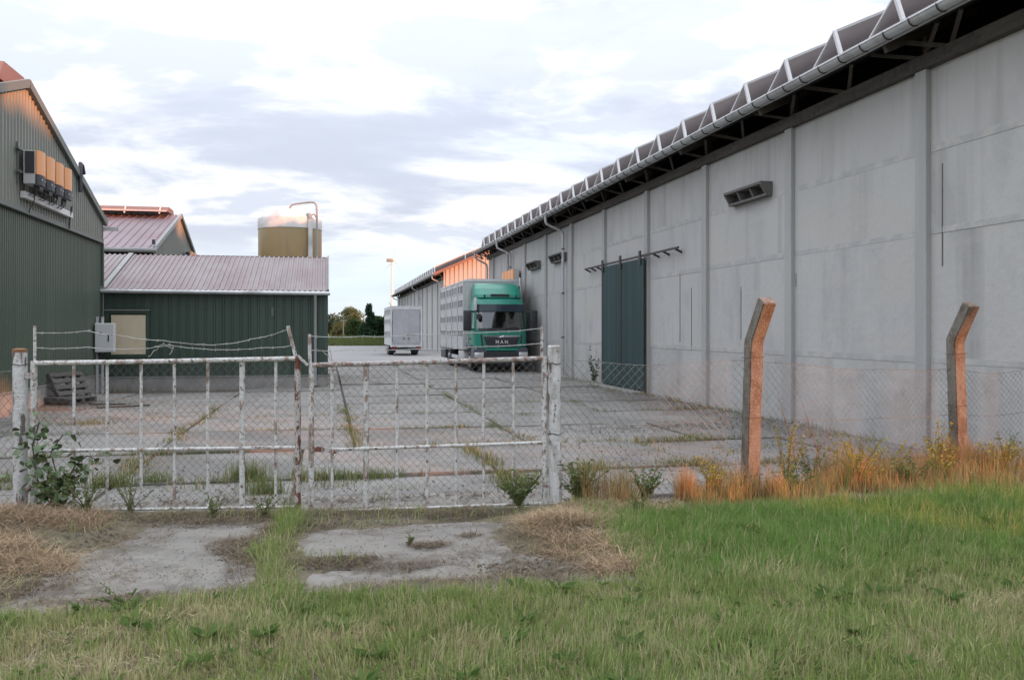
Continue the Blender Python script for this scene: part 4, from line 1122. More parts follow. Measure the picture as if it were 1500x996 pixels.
# body
BY0, BY1, BW, BZ0, BZ1 = 1.92, 9.85, 1.235, 0.86, 3.72
bx = MB().box(-BW, BW, BY0, BY1, BZ0, BZ1).build('livestock_body', m_body, tr, world=False)
MB().box(-BW - 0.02, BW + 0.02, BY0 - 0.02, BY1 + 0.02, BZ1 + 0.003, BZ1 + 0.06).build('roof_edge', m_bodyl, bx, world=False)
MB().prism([(-BW, BZ1 + 0.062), (BW, BZ1 + 0.062), (BW - 0.2, BZ1 + 0.12), (-BW + 0.2, BZ1 + 0.12)], BY0, BY1, 'y').build('roof', m_bodyl, bx, world=False)
wcols = [(1.98 + 0.18, 3.40), (3.95, 5.35), (5.75, 7.2), (7.9, 9.5)]
tiers = [(1.42, 1.66), (2.04, 2.31), (2.67, 2.96), (3.24, 3.56)]
for s in (-1, 1):
    for (a, c) in wcols:
        for (z0, z1) in tiers:
            livestock_window(bx, s * BW, a, c, z0, z1, s)
    for z in (0.98, 1.10, 1.22, 1.34, 1.80, 1.92, 2.43, 2.55, 3.08):
        MB().box(*sorted((s * (BW + 0.001), s * (BW + 0.014))), BY0 + 0.01, BY1 - 0.01, z, z + 0.06).build('side_plank', m_bodyl, bx, world=False)
    for y in (BY0 + 0.03, 3.67, 5.55, 7.5, BY1 - 0.06):
        MB().box(*sorted((s * (BW + 0.002), s * (BW + 0.045))), y, y + 0.06, BZ0, BZ1).build('side_post', m_body, bx, world=False)
for k in range(6):
    x = -BW + 0.15 + k * 0.43
    MB().box(x, x + 0.03, BY0 - 0.012, BY0 - 0.001, BZ0 + 0.3, BZ1).build('front_rib', m_bodyl, bx, world=False)
MB().tube([(BW - 0.12, BY0 - 0.2, 0.9), (BW - 0.12, BY0 - 0.2, 3.9)], 0.05, 8).build('exhaust_stack', m_chrome, tr, smooth=True, world=False)

tl = thing('livestock_trailer', 'silver livestock trailer with closed rear doors parked behind the truck', 'trailer', (5.04, 58.3, 0))
TW, TZ0, TZ1, TLn = 1.03, 0.66, 3.18, 6.4
tb = MB().box(-TW, TW, 0.0, TLn, TZ0, TZ1).build('livestock_body', m_body, tl, world=False)
for s in (-1, 1):
    for (a, c) in ((0.25, 1.5), (1.9, 3.1), (3.4, 4.6), (4.9, 6.1)):
        for (z0, z1) in ((1.25, 1.60), (2.10, 2.40), (2.72, 3.05)):
            livestock_window(tb, s * TW, a, c, z0, z1, s)
    MB().box(*sorted((s*(TW - 0.10), s*(TW + 0.012))), -0.03, -0.001, TZ0 - 0.02, TZ1 + 0.02).build('corner_post', m_bodyl, tb, world=False)
    d_ = MB().box(*sorted((s*0.045, s*(TW - 0.115))), -0.035, -0.001, TZ0 + 0.12, TZ1 - 0.16).build('rear_door', m_tdoor, tb, world=False)
    MB().tube([(s*0.09, -0.06, TZ0 + 0.05), (s*0.09, -0.06, TZ1 - 0.12)], 0.022, 6).build('lock_rod', m_bodyl, d_, world=False)
    MB().bbox(s*0.14 - 0.07, s*0.14 + 0.07, -0.08, -0.04, 1.10, 1.16, 0.01).build('door_handle', m_dsteel, d_, world=False)
    MB().tube([(s*(TW - 0.13), -0.04, 0.9), (s*(TW - 0.13), -0.04, 2.9)], 0.014, 6).build('door_hinge', m_dsteel, d_, world=False)
    MB().bbox(s*0.80 - 0.16, s*0.80 + 0.16, -0.06, 0.0, 0.44, 0.60, 0.01).build('tail_lamp', M('tail_lamp_red' if s < 0 else 'tail_lamp_red_b', (0.16, 0.02, 0.02), 0.3), tl, world=False)
    for y in (2.6, 3.7): wheel(tl, s*0.82, y, 0.46, 0.34, s)
    MB().box(*sorted((s*0.55, s*0.99)), 1.9, 1.93, 0.15, 0.62).build('mud_flap', m_tdark, tl, world=False)
MB().box(-TW - 0.02, TW + 0.02, -0.035, TLn, TZ1 + 0.003, TZ1 + 0.07).build('roof', m_bodyl, tb, world=False)
MB().box(-TW + 0.1, TW - 0.1, -0.045, -0.002, TZ1 - 0.14, TZ1 - 0.01).build('door_header', m_bodyl, tb, world=False)
MB().box(-TW, TW, -0.05, 0.05, TZ0 - 0.1, TZ0 - 0.003).build('rear_sill', m_bodyl, tb, world=False)
tc_ = MB(); tc_.box(-0.4, -0.3, 0.05, TLn, 0.42, 0.56); tc_.box(0.3, 0.4, 0.05, TLn, 0.42, 0.56); tc_.box(-0.95, 0.95, 0.02, 0.10, 0.36, 0.48); tc_.box(-0.8, 0.8, 2.5, 3.8, 0.35, 0.5)
tc_.build('chassis', m_tdark, tl, world=False)
MB().tube([(-TW + 0.05, 0.1, TZ1 + 0.07), (-TW - 0.02, 0.1, TZ1 + 0.22), (-TW - 0.10, 0.1, TZ1 + 0.28)], 0.015, 5).build('antenna', m_tdark, tb, world=False)

# ------------------------------------------------------------------ gate, posts, wire fence
grot = math.atan2(GE[1] - GO[1], GE[0] - GO[0])
def gate_point(u): return GO + (GE - GO) / np.linalg.norm(GE - GO) * u
def chain_mesh(mb, u0, u1, zb, zt, y=0.0, pitch=0.074, r=0.0016, warp=None):
    """woven diamond netting in the plane y between heights zb(u), zt(u)"""
    H = 1.0
    nH = max(4, round((zt((u0 + u1) / 2) - zb((u0 + u1) / 2)) / pitch))
    dz = 1.0 / nH
    n = int((u1 - u0) / pitch) + nH
    for sgn in (1, -1):
        for k in range(-nH - 1, n + 1):
            pts = []
            for m in range(nH + 1):
                u = u0 + (k + (m if sgn > 0 else nH - m)) * pitch
                if u0 - 1e-6 <= u <= u1 + 1e-6:
                    z = zb(u) + (zt(u) - zb(u)) * m * dz
                    yy = y + (0.003 if (m + (sgn > 0)) % 2 else -0.003)
                    pts.append((u, yy, z) if warp is None else warp(u, yy, z))
            if len(pts) > 1: mb.tube(pts, r, 3, caps=False)
    return mb
def barbed(parent, pts, world=False):
    """sagging strand with barbs along given control points"""
    P = [Vector(p) for p in pts]
    path = []
    for i in range(len(P) - 1):
        for k in range(8):
            t = k / 8
            p = P[i].lerp(P[i + 1], t); p.z -= 0.010 * math.sin(math.pi * t) + random.uniform(-.003, .003); path.append(p)
    path.append(P[-1])
    mb = MB().tube(path, 0.0030, 4)
    L_ = sum((path[i + 1] - path[i]).length for i in range(len(path) - 1)); s = 0.08; acc = 0
    for i in range(len(path) - 1):
        seg = (path[i + 1] - path[i]); l = seg.length
        while s < acc + l:
            c = path[i] + seg * ((s - acc) / l); a = random.uniform(0, 3.1)
            d = Vector((0.2, math.cos(a), math.sin(a))) * 0.017
            mb.tube([c - d, c + d], 0.0018, 3); d2 = Vector((-0.25, math.sin(a), -math.cos(a))) * 0.015; mb.tube([c - d2, c + d2], 0.0018, 3)
            s += 0.105
        acc += l
    return mb.build('barbed_wire', m_barb, parent, world=world)

def gate_leaf(label, u0, u1, zt0, zt1, zm0, zm1, zb0, zb1, bars, stile_mats, stubs, wires, thick_bar):
    p = gate_point(u0)
    g = thing('gate_leaf', label, 'gate', (p[0], p[1], 0), grot, 'leaves of the double gate')
    w = u1 - u0
    lerp = lambda a, b, u: a + (b - a) * u / w
    MB().tube([(0, 0, zt0), (w * 0.5, 0, (zt0 + zt1) / 2 - 0.004), (w, 0, zt1)], 0.023, 10).build('top_rail', m_rusty if stile_mats[0] == 'r' else m_white_rust, g, smooth=True, world=False)
    MB().tube([(0, 0.0, zm0), (w, 0.0, zm1)], 0.016, 8).build('mid_rail', m_white_rust, g, smooth=True, world=False)
    MB().tube([(0, 0, zb0), (w, 0, zb1)], 0.014, 8).build('bottom_rail', m_white_rust, g, smooth=True, world=False)
    mats = {'r': m_redrust, 'w': m_white_rust, 'm': m_rusty}
    MB().tube([(0, 0, zb0 - 0.02), (0, 0, zt0 + 0.02)], 0.026, 10).build('stile', mats[stile_mats[1]], g, smooth=True, world=False)
    MB().tube([(w, 0, zb1 - 0.02), (w, 0, zt1 + 0.02)], 0.029, 10).build('stile', mats[stile_mats[2]], g, smooth=True, world=False)
    for u in bars:
        uu = u - u0
        r = 0.026 if abs(u - thick_bar) < 0.02 else 0.0145
        zt = lerp(zt0, zt1, uu); zb = lerp(zb0, zb1, uu)
        MB().tube([(uu, 0.022, zb), (uu + random.uniform(-.006, .006), 0.022, (zb + zt) / 2), (uu, 0.022, zt)], r, 8).build('bar', m_white_rust, g, smooth=True, world=False)
    for (u, z0, u2, z1, r) in stubs:
        MB().tube([(u - u0, 0, z0), (u2 - u0, 0, z1)], r, 8).build('wire_stub', m_white_rust, g, smooth=True, world=False)
    for wv in wires:
        barbed(g, [(u - u0, -0.03, z) for (u, z) in wv])
    mm = chain_mesh(MB(), 0.02, w - 0.02, lambda u: lerp(zb0, zb1, u) + 0.01, lambda u: lerp(zt0, zt1, u) - 0.01, 0.045)
    mm.build('wire_mesh', m_wire, g, world=False, kind='stuff')
    return g
def zpx(y): return 1.7 - (y - 483) / 157.0
gl_ = gate_leaf('wider gate leaf with flaking white paint beside the hay-covered post', 0.113, 2.517, 1.393, 1.432, 0.585, 0.605, 0.035, 0.05,
    [0.466, 0.768, 1.076, 1.378, 1.686, 2.0, 2.31], ('w', 'w', 'r'),
    [(0.125, 1.40, 0.125, 1.735, 0.014), (2.50, 1.44, 2.425, 1.735, 0.017)],
    [[(0.125, zpx(487)), (0.62, zpx(485)), (0.85, zpx(490)), (1.3, zpx(499)), (1.75, zpx(505)), (2.1, zpx(497)), (2.43, zpx(483))],
     [(0.125, zpx(509)), (0.6, zpx(508)), (1.0, zpx(511)), (1.35, zpx(505)), (1.8, zpx(512)), (2.2, zpx(509)), (2.46, zpx(506))],
     [(1.22, zpx(507)), (1.30, zpx(503)), (1.38, zpx(510)), (1.35, zpx(519))], [(1.26, zpx(508)), (1.21, zpx(513)), (1.16, zpx(522))], [(1.34, zpx(504)), (1.39, zpx(506)), (1.37, zpx(516))]], 2.0)
gr_ = gate_leaf('narrower gate leaf with rusty top rail in front of the truck', 2.642, 4.826, 1.37, 1.43, 0.575, 0.635, 0.0, 0.06,
    [2.83, 3.146, 3.435, 3.718, 3.99, 4.253, 4.53], ('r', 'w', 'w'),
    [(2.63, 1.37, 2.625, 1.66, 0.016), (4.80, 1.43, 4.80, 1.735, 0.014)],
    [[(2.625, zpx(492)), (3.1, zpx(493)), (3.6, zpx(490)), (4.2, zpx(487)), (4.80, zpx(481))],
     [(2.63, zpx(513)), (3.0, zpx(512)), (3.6, zpx(511)), (4.2, zpx(508)), (4.80, zpx(503))],
     [(2.75, zpx(513)), (2.80, zpx(520)), (2.84, zpx(528)), (2.82, zpx(510))]], 3.146)
# latch and rusty bolt between the leaves
MB().beam((2.517 - 0.113, -0.02, 1.46), (2.517 - 0.113 + 0.10, -0.03, 1.37), 0.03, 0.02).build('latch_hook', m_rusty, gl_, world=False)
MB().beam((0.0, -0.035, 0.60), (0.24, -0.035, 0.57), 0.02, 0.045).build('bolt', m_redrust, gr_, world=False)
def round_post(name, label, u, r, h, lean=(0, 0), rings=()):
    p = gate_point(u)
    t = thing(name, label, 'gate post', (p[0], p[1], 0), grot, 'posts of the double gate')
    pts = []; tp = []
    for k in range(7):
        z = -0.3 + (h + 0.3) * k / 6
        pts.append((lean[0] * z, lean[1] * z, z)); tp.append(random.uniform(0.97, 1.02))
    pts += [(lean[0] * h, lean[1] * h, h + 0.012)]; tp += [0.8]
    MB().tube(pts, r, 18, taper=tp).build('shaft', m_gpost, t, smooth=True, world=False)
    for z in rings:
        MB().tube([(lean[0]*z + math.cos(2*math.pi*k/16)*(r+0.004), math.sin(2*math.pi*k/16)*(r+0.004), z + 0.006*math.sin(k*1.3)) for k in range(17)], 0.004, 4, caps=False).build('tie_wire', m_dsteel, t, world=False)
    return t
pA = round_post('gate_post', 'round flaking white gate post beside the leafy climbing weed', 0.0, 0.062, 1.50, (-0.006, 0), (0.62, 1.38))
pB = round_post('gate_post', 'round flaking white gate post beside the rusty gate leaf and straw', 4.93, 0.062, 1.54, (-0.010, 0), (0.72, 1.38))
MB().lathe([(0.065, 1.495), (0.066, 1.52), (0.03, 1.53)], (-0.009, 0, 0), 16).build('rusty_cap', M('orange_rust', (0.24, 0.12, 0.06), 0.9), pA, world=False)
for (po, sg_) in ((pA, 1), (pB, -1)):
    for z in (0.25, 1.28):
        MB().beam((0.05 * sg_, -0.02, z), (0.125 * sg_, -0.02, z), 0.03, 0.05).build('hinge', m_rusty, po, world=False)
    MB().tube([(0.125 * sg_ + (0.0 if sg_ > 0 else 0.02), 0.03, -0.1), (0.118 * sg_ + (0.0 if sg_ > 0 else 0.02), 0.03, 1.36)], 0.018, 8).build('hinge_rod', m_rusty, po, smooth=True, world=False)

def concrete_post(label, x, y, lean):
    t = thing('concrete_post', label, 'fence post', (x, y, 0), 0, 'angled concrete fence posts')
    h = 0.077
    poly = [(-h, -0.35), (h, -0.35), (h, 1.56), (h - 0.005, 1.60), (-0.215, 2.02), (-0.335, 1.955), (-h - 0.01, 1.58), (-h, 1.53)]
    bm = bmesh.new()
    vs0 = [bm.verts.new((-0.07, p[0], p[1])) for p in poly]
    f = bm.faces.new(vs0)
    ex = bmesh.ops.extrude_face_region(bm, geom=[f])
    bmesh.ops.translate(bm, vec=(0.14, 0, 0), verts=[v for v in ex['geom'] if isinstance(v, bmesh.types.BMVert)])
    bmesh.ops.recalc_face_normals(bm, faces=bm.faces[:])
    long_e = [e for e in bm.edges if abs(e.verts[0].co.z - e.verts[1].co.z) > 0.9]
    bmesh.ops.subdivide_edges(bm, edges=long_e, cuts=24, use_grid_fill=True)
    bmesh.ops.bevel(bm, geom=[e for e in bm.edges if len(e.link_faces) == 2 and e.calc_face_angle(0) > 0.6], offset=0.010, segments=2, affect='EDGES')
    for v in bm.verts:
        v.co += Vector((random.uniform(-1, 1), random.uniform(-1, 1), 0)) * 0.0022
        v.co.x += lean * v.co.z
        v.co.x += 0.01 * math.sin(v.co.z * 2.1 + x)
    MB().bm(bm).build('shaft', m_post, t, world=False, smooth=True)
    for z in (1.42, 0.82, 0.25):
        MB().tube([(lean*z - 0.082, -0.085, z), (lean*z + 0.082, -0.088, z + 0.01), (lean*z + 0.082, 0.085, z), (lean*z - 0.082, 0.085, z), (lean*z - 0.082, -0.085, z)], 0.0025, 4).build('tie_wire', m_dsteel, t, world=False)
    return t
concrete_post('angled concrete fence post nearest the gate', 4.16, 8.23, 0.012)
concrete_post('angled concrete fence post nearest the barn', 7.16, 9.03, -0.018)

def fence_run(label, pts, tops):
    P = [np.array(p) for p in pts]
    L_ = [0]
    for i in range(len(P) - 1): L_.append(L_[-1] + np.linalg.norm(P[i + 1] - P[i]))
    f = thing('wire_fence', label, 'fence', (pts[0][0], pts[0][1], 0))
    def w(u, y, z):
        x = np.interp(u, L_, [p[0] for p in P]); yy = np.interp(u, L_, [p[1] for p in P])
        return (x, yy + y + 0.03 * math.sin(u * 1.7) * math.sin(z * 2), z)
    def zt(u):
        s = 0
        for i in range(len(L_) - 1):
            if L_[i] <= u <= L_[i + 1]: s = math.sin(math.pi * (u - L_[i]) / (L_[i + 1] - L_[i]))
        return float(np.interp(u, L_, tops)) - 0.05 * s + 0.008 * math.sin(u * 5)
    chain_mesh(MB(), 0.0, L_[-1], lambda u: 0.05, zt, 0.0, 0.084, 0.0020, w).build('wire_mesh', m_wire, f, kind='stuff')
    us = np.linspace(0, L_[-1], 40)
    for fr in (1.0, 0.55, 0.1):
        MB().tube([w(u, 0.006, 0.05 + (zt(u) - 0.05) * fr) for u in us], 0.0024, 4).build('strand', m_wire, f)
    return f
fence_run('wire mesh fence hung on two angled concrete posts before the barn', [(2.10, 8.14), (4.16, 8.32), (7.16, 9.12), (8.42, 9.42)], [1.42, 1.40, 1.24, 1.22])
fence_run('short wire mesh fence beside the hay heap and gate post', [(-4.6, 9.35), (-2.80, 8.93)], [1.30, 1.32])

# ------------------------------------------------------------------ small things in the yard
cbx = thing('meter_cabinet', 'small white meter cabinet on two thin posts by the green hall corner', 'cabinet', (-6.0, 26.2, 0))
MB().box(-0.25, -0.19, 0.06, 0.11, -0.1, 2.06).build('post', m_lgrey, cbx, world=False)
MB().box(-0.11, -0.05, 0.06, 0.11, -0.1, 2.06).build('post', m_lgrey, cbx, world=False)
MB().bbox(-0.23, 0.27, -0.16, 0.055, 1.08, 1.88, 0.012).build('casing', m_white, cbx, world=False)
cd_ = MB().bbox(-0.215, 0.255, -0.178, -0.162, 1.095, 1.865, 0.006).build('door', m_white, cbx, world=False)
MB().box(0.11, 0.14, -0.19, -0.179, 1.38, 1.56).build('lock', m_dkplastic, cd_, world=False)
MB().box(-0.11, -0.04, -0.182, -0.179, 1.58, 1.64).build('warning_label', M('label_grey', (0.35, 0.34, 0.30), 0.6), cd_, world=False)
MB().prism([(-0.14, 0.86), (-0.04, 0.86), (0.02, 1.06), (-0.20, 1.06)], 0.0, 0.05, 'y').build('cable_inlet', m_dkplastic, cbx, world=False)

pk = [(-5.98, 22.6, 0.0)]
def pallet(label, loc, rx, rz):
    t = thing('wooden_pallet', label, 'pallet', loc, rz, 'pallets against the hall wall')
    q_ = Matrix.Rotation(rx, 4, 'X')
    def part(nm, *b):
        o = MB().box(*b).build(nm, m_oldwood, t, world=False); o.matrix_local = q_; return o
    for k in range(5): part('board', -0.5, 0.5, 0.0 + k * 0.16, 0.1 + k * 0.16, 0.11, 0.13)
    for x in (-0.5, -0.05, 0.4): part('stringer', x, x + 0.1, 0.0, 0.74, 0.022, 0.108)
    for k in range(3): part('bottom_board', -0.5, 0.5, 0.0 + k * 0.32, 0.1 + k * 0.32, 0.0, 0.02)
    return t
pallet('broken grey pallet leaning on the green hall plinth', (-5.78, 22.3, 0.0), R(62), R(62))
pallet('grey pallet lying flat in front of the leaning pallet', (-5.5, 22.0, 0.01), R(4), R(70))
for (x, y, L_, a, nm) in ((-4.4, 20.9, 1.1, 0.5, 'splintered grey plank lying on the yard beyond the gate bars'), (-4.9, 21.6, 0.8, -0.2, 'short grey plank lying beside the flat pallet')):
    o = MB().bbox(-L_/2, L_/2, -0.05, 0.05, 0.0, 0.03, 0.004).build('plank', m_oldwood, None); o.location = (x, y, 0.0); o.rotation_euler = (0, 0, a); tag(o, nm, 'plank')

# ------------------------------------------------------------------ vegetation
def blades(pts, hgt, wid, lean, az, cols, curve=0.5, tipdark=None):
    """grass blades: pts (n,3) roots, lean = angle from vertical, az = heading; returns arrays"""
    n = len(pts)
    d = np.stack([np.cos(az), np.sin(az), np.zeros(n)], 1)
    s = np.stack([-np.sin(az), np.cos(az), np.zeros(n)], 1)
    tw = RNG.uniform(-0.9, 0.9, n)
    s = s * np.cos(tw)[:, None] + d * np.sin(tw)[:, None]
    up = np.array([0, 0, 1.0])
    l1 = lean * (1 - curve * 0.6); l2 = lean * (1 + curve)
    l2 = np.minimum(l2, 1.75)
    m = pts + (d * np.sin(l1)[:, None] + up * np.cos(l1)[:, None]) * (hgt * 0.55)[:, None]
    t = m + (d * np.sin(l2)[:, None] + up * np.cos(l2)[:, None]) * (hgt * 0.45)[:, None]
    w = wid[:, None] * 0.5
    V = np.empty((n, 5, 3)); V[:, 0] = pts - s * w; V[:, 1] = pts + s * w; V[:, 2] = m + s * w * 0.75; V[:, 3] = m - s * w * 0.75; V[:, 4] = t
    b = (np.arange(n) * 5)[:, None]
    F = np.concatenate([b + np.array([0, 1, 2, 3]), b + np.array([3, 2, 4])], 1)
    lt = np.tile(np.array([4, 3]), n)
    C = np.repeat(cols[:, None, :], 5, 1)
    return V.reshape(-1, 3), F.ravel(), lt, C.reshape(-1, 3)
class Bunch:
    def __init__(self): self.V = []; self.F = []; self.L = []; self.C = []; self.n = 0
    def add(self, V, F, L, C):
        self.V.append(V); self.F.append(F + self.n); self.L.append(L); self.C.append(C); self.n += len(V); return self
    def build(self, name, mat, parent=None, kind=None, label=None, cat=None, loc=None):
        V = np.concatenate(self.V)
        if loc is not None: V = V - np.array(loc)
        o = np_mesh(name, V, np.concatenate(self.F), np.concatenate(self.L), mat, parent, np.concatenate(self.C), kind)
        if loc is not None and parent is None: o.location = loc
        if label: tag(o, label, cat)
        return o
def mixc(a, b, t): return np.asarray(a)[None] * (1 - t[:, None]) + np.asarray(b)[None] * t[:, None]
def lerpc(A, B, t): return A * (1 - t[:, None]) + B * t[:, None]
def leaf_quads(c, nrm_dir, size, cols, aspect=0.6):
    """pointed leaves: c (n,3) bases, nrm_dir (n,3) pointing direction"""
    n = len(c)
    d = nrm_dir / np.linalg.norm(nrm_dir, axis=1, keepdims=True)
    r = RNG.normal(size=(n, 3)); s = np.cross(d, r); s /= np.linalg.norm(s, axis=1, keepdims=True) + 1e-9
    u = np.cross(s, d)
    L_ = size[:, None]
    V = np.empty((n, 4, 3)); V[:, 0] = c; V[:, 1] = c + d * L_ * 0.45 + s * L_ * aspect * 0.5 + u * L_ * 0.06
    V[:, 2] = c + d * L_; V[:, 3] = c + d * L_ * 0.45 - s * L_ * aspect * 0.5 + u * L_ * 0.06
    b = (np.arange(n) * 4)[:, None]
    return V.reshape(-1, 3), (b + np.arange(4)).ravel(), np.full(n, 4), np.repeat(cols[:, None, :], 4, 1).reshape(-1, 3)
def in_view(x, y, m=0.35):
    c, s = math.cos(YAW), math.sin(YAW)
    d = x * s + y * c; xc = x * c - y * s
    return (d > 3.6) & (np.abs(xc) < d * 0.577 + m)

G_LAWN = (0.195, 0.315, 0.085); G_DEEP = (0.15, 0.265, 0.068); G_OLIVE = (0.26, 0.325, 0.105); G_STRAW = (0.50, 0.43, 0.27); G_PALE = (0.40, 0.40, 0.20)
def apron_sd(x, y): return np.minimum(sdist(x, y, APRON_A), sdist(x, y, APRON_B)) + (fbm(x, y, 3.5, 3, 4) - 0.5) * 0.16 + (fbm(x, y, 17, 4, 3) - 0.5) * 0.12
HAY = [(-1.39, 4.79, .25), (-1.17, 5.18, .28), (-0.71, 5.5, .25), (-1.09, 4.66, .3), (-0.81, 5.39, .25), (2.58, 6.06, .14), (2.89, 5.42, .2), (1.75, 5.35, .13), (3.97, 4.72, .25), (0.85, 4.61, .15), (-2.1, 5.2, .2), (0.1, 4.9, .15), (2.0, 4.6, .15), (3.2, 8.0, .3), (5.0, 7.9, .35), (4.2, 7.7, .25)]
def hay_w(x, y):
    w = np.zeros_like(x)
    for (hx, hy, r) in HAY: w = np.maximum(w, np.exp(-((x - hx) ** 2 / (r * 1.5) ** 2 + (y - hy) ** 2 / (r * 0.7) ** 2)))
    return w

# lawn
N = 420000
x = RNG.uniform(-3.9, 7.2, N); y = RNG.uniform(3.3, 9.0, N)
sd = apron_sd(x, y)
fy = fence_y(x)
lawn_edge = np.interp(x, [-4, 1.9, 2.4, 3.9, 6.1, 8], [9, 9, 7.75, 7.72, 7.62, 7.5]) + (fbm(x, y, 2.0, 23) - 0.5) * 0.5
k = in_view(x, y) & (sd > 0.02) & (y < fy - 0.10) & ((y < lawn_edge) | (RNG.uniform(0, 1, N) < 0.12))
strip = np.exp(-((x + 0.38 + 0.06 * np.sin(y * 3)) / 0.12) ** 2) * (y > 5.6) * (y < fy - 0.05)       # green joint between the slabs
hayL = np.exp(-(((x + 2.7) / 0.9) ** 2 + ((y - 7.4) / 1.3) ** 2))
strawR = np.exp(-(((x - 1.9) / 0.42) ** 2 + ((y - 7.0) / 0.6) ** 2))
gatez = (y > fy - 0.75) & (x < 2.2) & (x > -1.9)
dens = np.where(y < 5.75, 1.0, 0.75)
dens = dens * (1 - 0.92 * np.clip(hayL * 1.5, 0, 1)) * (1 - 0.9 * np.clip(strawR * 1.5, 0, 1))
dens = np.where((y > 5.72 + 0.2 * fbm(x, y, 2, 4)) & (x < 2.1), dens * 0.10, dens)
dens = np.where((y > fy - 0.55) & (x > 2.2), dens * 0.45, dens)
dens = np.where(gatez, 0.05, dens)
dens = np.maximum(dens, strip * np.clip(2.2 * fbm(x, y, 3, 21) - 0.5, 0, 1))
dens = dens * (0.55 + 0.9 * fbm(x, y, 2.2, 31)) * (1 - 0.45 * hay_w(x, y))
k &= RNG.uniform(0, 1, N) < dens
x, y, sd, strip = x[k], y[k], sd[k], strip[k]; fy = fy[k]
n = len(x)
f1 = fbm(x, y, 0.9, 41); f2 = fbm(x, y, 4.0, 51)
right = np.clip((x - 1.7) / 1.0, 0, 1) * np.clip((y - 5.0) / 0.8, 0, 1)
hh = 0.065 + 0.05 * f1 + 0.075 * right * (0.4 + f1) * np.clip((fy - 0.45 - y) * 2.5, 0.15, 1) + 0.03 * strip
clump = fbm(x, y, 7.0, 45, 3)
hh = hh * RNG.uniform(0.4, 1.3, n) * (0.45 + 1.15 * clump)
hdir = 6.28 * 2 * fbm(x, y, 2.5, 47)
g = np.clip(0.25 + 0.75 * right + 1.1 * (f1 - 0.5), 0, 1)
col = lerpc(mixc(G_OLIVE, G_PALE, np.clip(f2 * 1.6 - 0.5, 0, 1)), mixc(G_LAWN, G_DEEP, np.clip(f2 * 1.4 - 0.3, 0, 1)), np.clip(g + RNG.normal(0, 0.15, n), 0, 1))
dry = RNG.uniform(0, 1, n) < (0.17 - 0.10 * right + 0.22 * np.clip(3 * (fbm(x, y, 1.7, 57) - 0.45), 0, 1) * (1 - 0.6 * right) + 0.5 * hay_w(x, y) + 0.35 * np.clip((y - fy + 0.9), 0, 1) * (x > 2) + 0.18 * (y < 5.3) * (f2 > 0.52))
col[dry] = mixc(G_STRAW, G_PALE, RNG.uniform(0, 1, dry.sum()))
col *= RNG.uniform(0.75, 1.25, (n, 1))
b_ = Bunch().add(*blades(np.stack([x, y, soil_h(x, y) - 0.005], 1), hh, np.where(RNG.uniform(0, 1, n) < 0.16, RNG.uniform(0.008, 0.014, n), RNG.uniform(0.003, 0.0075, n)), np.abs(RNG.normal(0.42, 0.30, n)) * (0.7 + 0.8 * clump), hdir + RNG.normal(0, 1.1, n), col))
m_ = 3200
x = RNG.uniform(-3.9, 7.2, m_); y = RNG.uniform(3.6, 7.9, m_)
kk = in_view(x, y) & (apron_sd(x, y) > 0.1) & (fbm(x, y, 1.3, 49) > 0.46) & ((y < 5.7) | (x > 2.3))
x, y = x[kk], y[kk]; m_ = len(x)
b_.add(*blades(np.stack([x, y, soil_h(x, y)], 1), RNG.uniform(0.16, 0.32, m_), RNG.uniform(0.0022, 0.004, m_), np.abs(RNG.normal(0.3, 0.25, m_)), RNG.uniform(0, 6.28, m_), mixc(G_STRAW, G_PALE, RNG.uniform(0, 1, m_)) * RNG.uniform(.8, 1.15, (m_, 1)), .7))
# low broad-leaved herbs among the grass
for _ in range(520):
    cx, cy = random.uniform(-3.4, 6.5), random.uniform(3.8, 7.6)
    if not in_view(np.array([cx]), np.array([cy]))[0] or apron_sd(np.array([cx]), np.array([cy]))[0] < 0.08 or (cy > 5.9 and cx < 2.3): continue
    m_ = random.randint(7, 16); a = RNG.uniform(0, 6.28, m_); l_ = random.choice((0.03, 0.04, 0.05, 0.07, 0.10))
    z0 = float(soil_h(cx, cy))
    b_.add(*leaf_quads(np.stack([cx + np.cos(a) * .012, cy + np.sin(a) * .012, np.full(m_, z0 + random.uniform(.02, .05))], 1), np.stack([np.cos(a), np.sin(a), RNG.uniform(.25, .9, m_)], 1), l_ * RNG.uniform(.6, 1.2, m_), mixc((0.10, 0.17, 0.05), (0.17, 0.24, 0.08), RNG.uniform(0, 1, m_)), .38))
b_.build('lawn_grass', m_blade, kind='stuff', label='mixed green and straw-coloured meadow grass in the foreground', cat='grass')

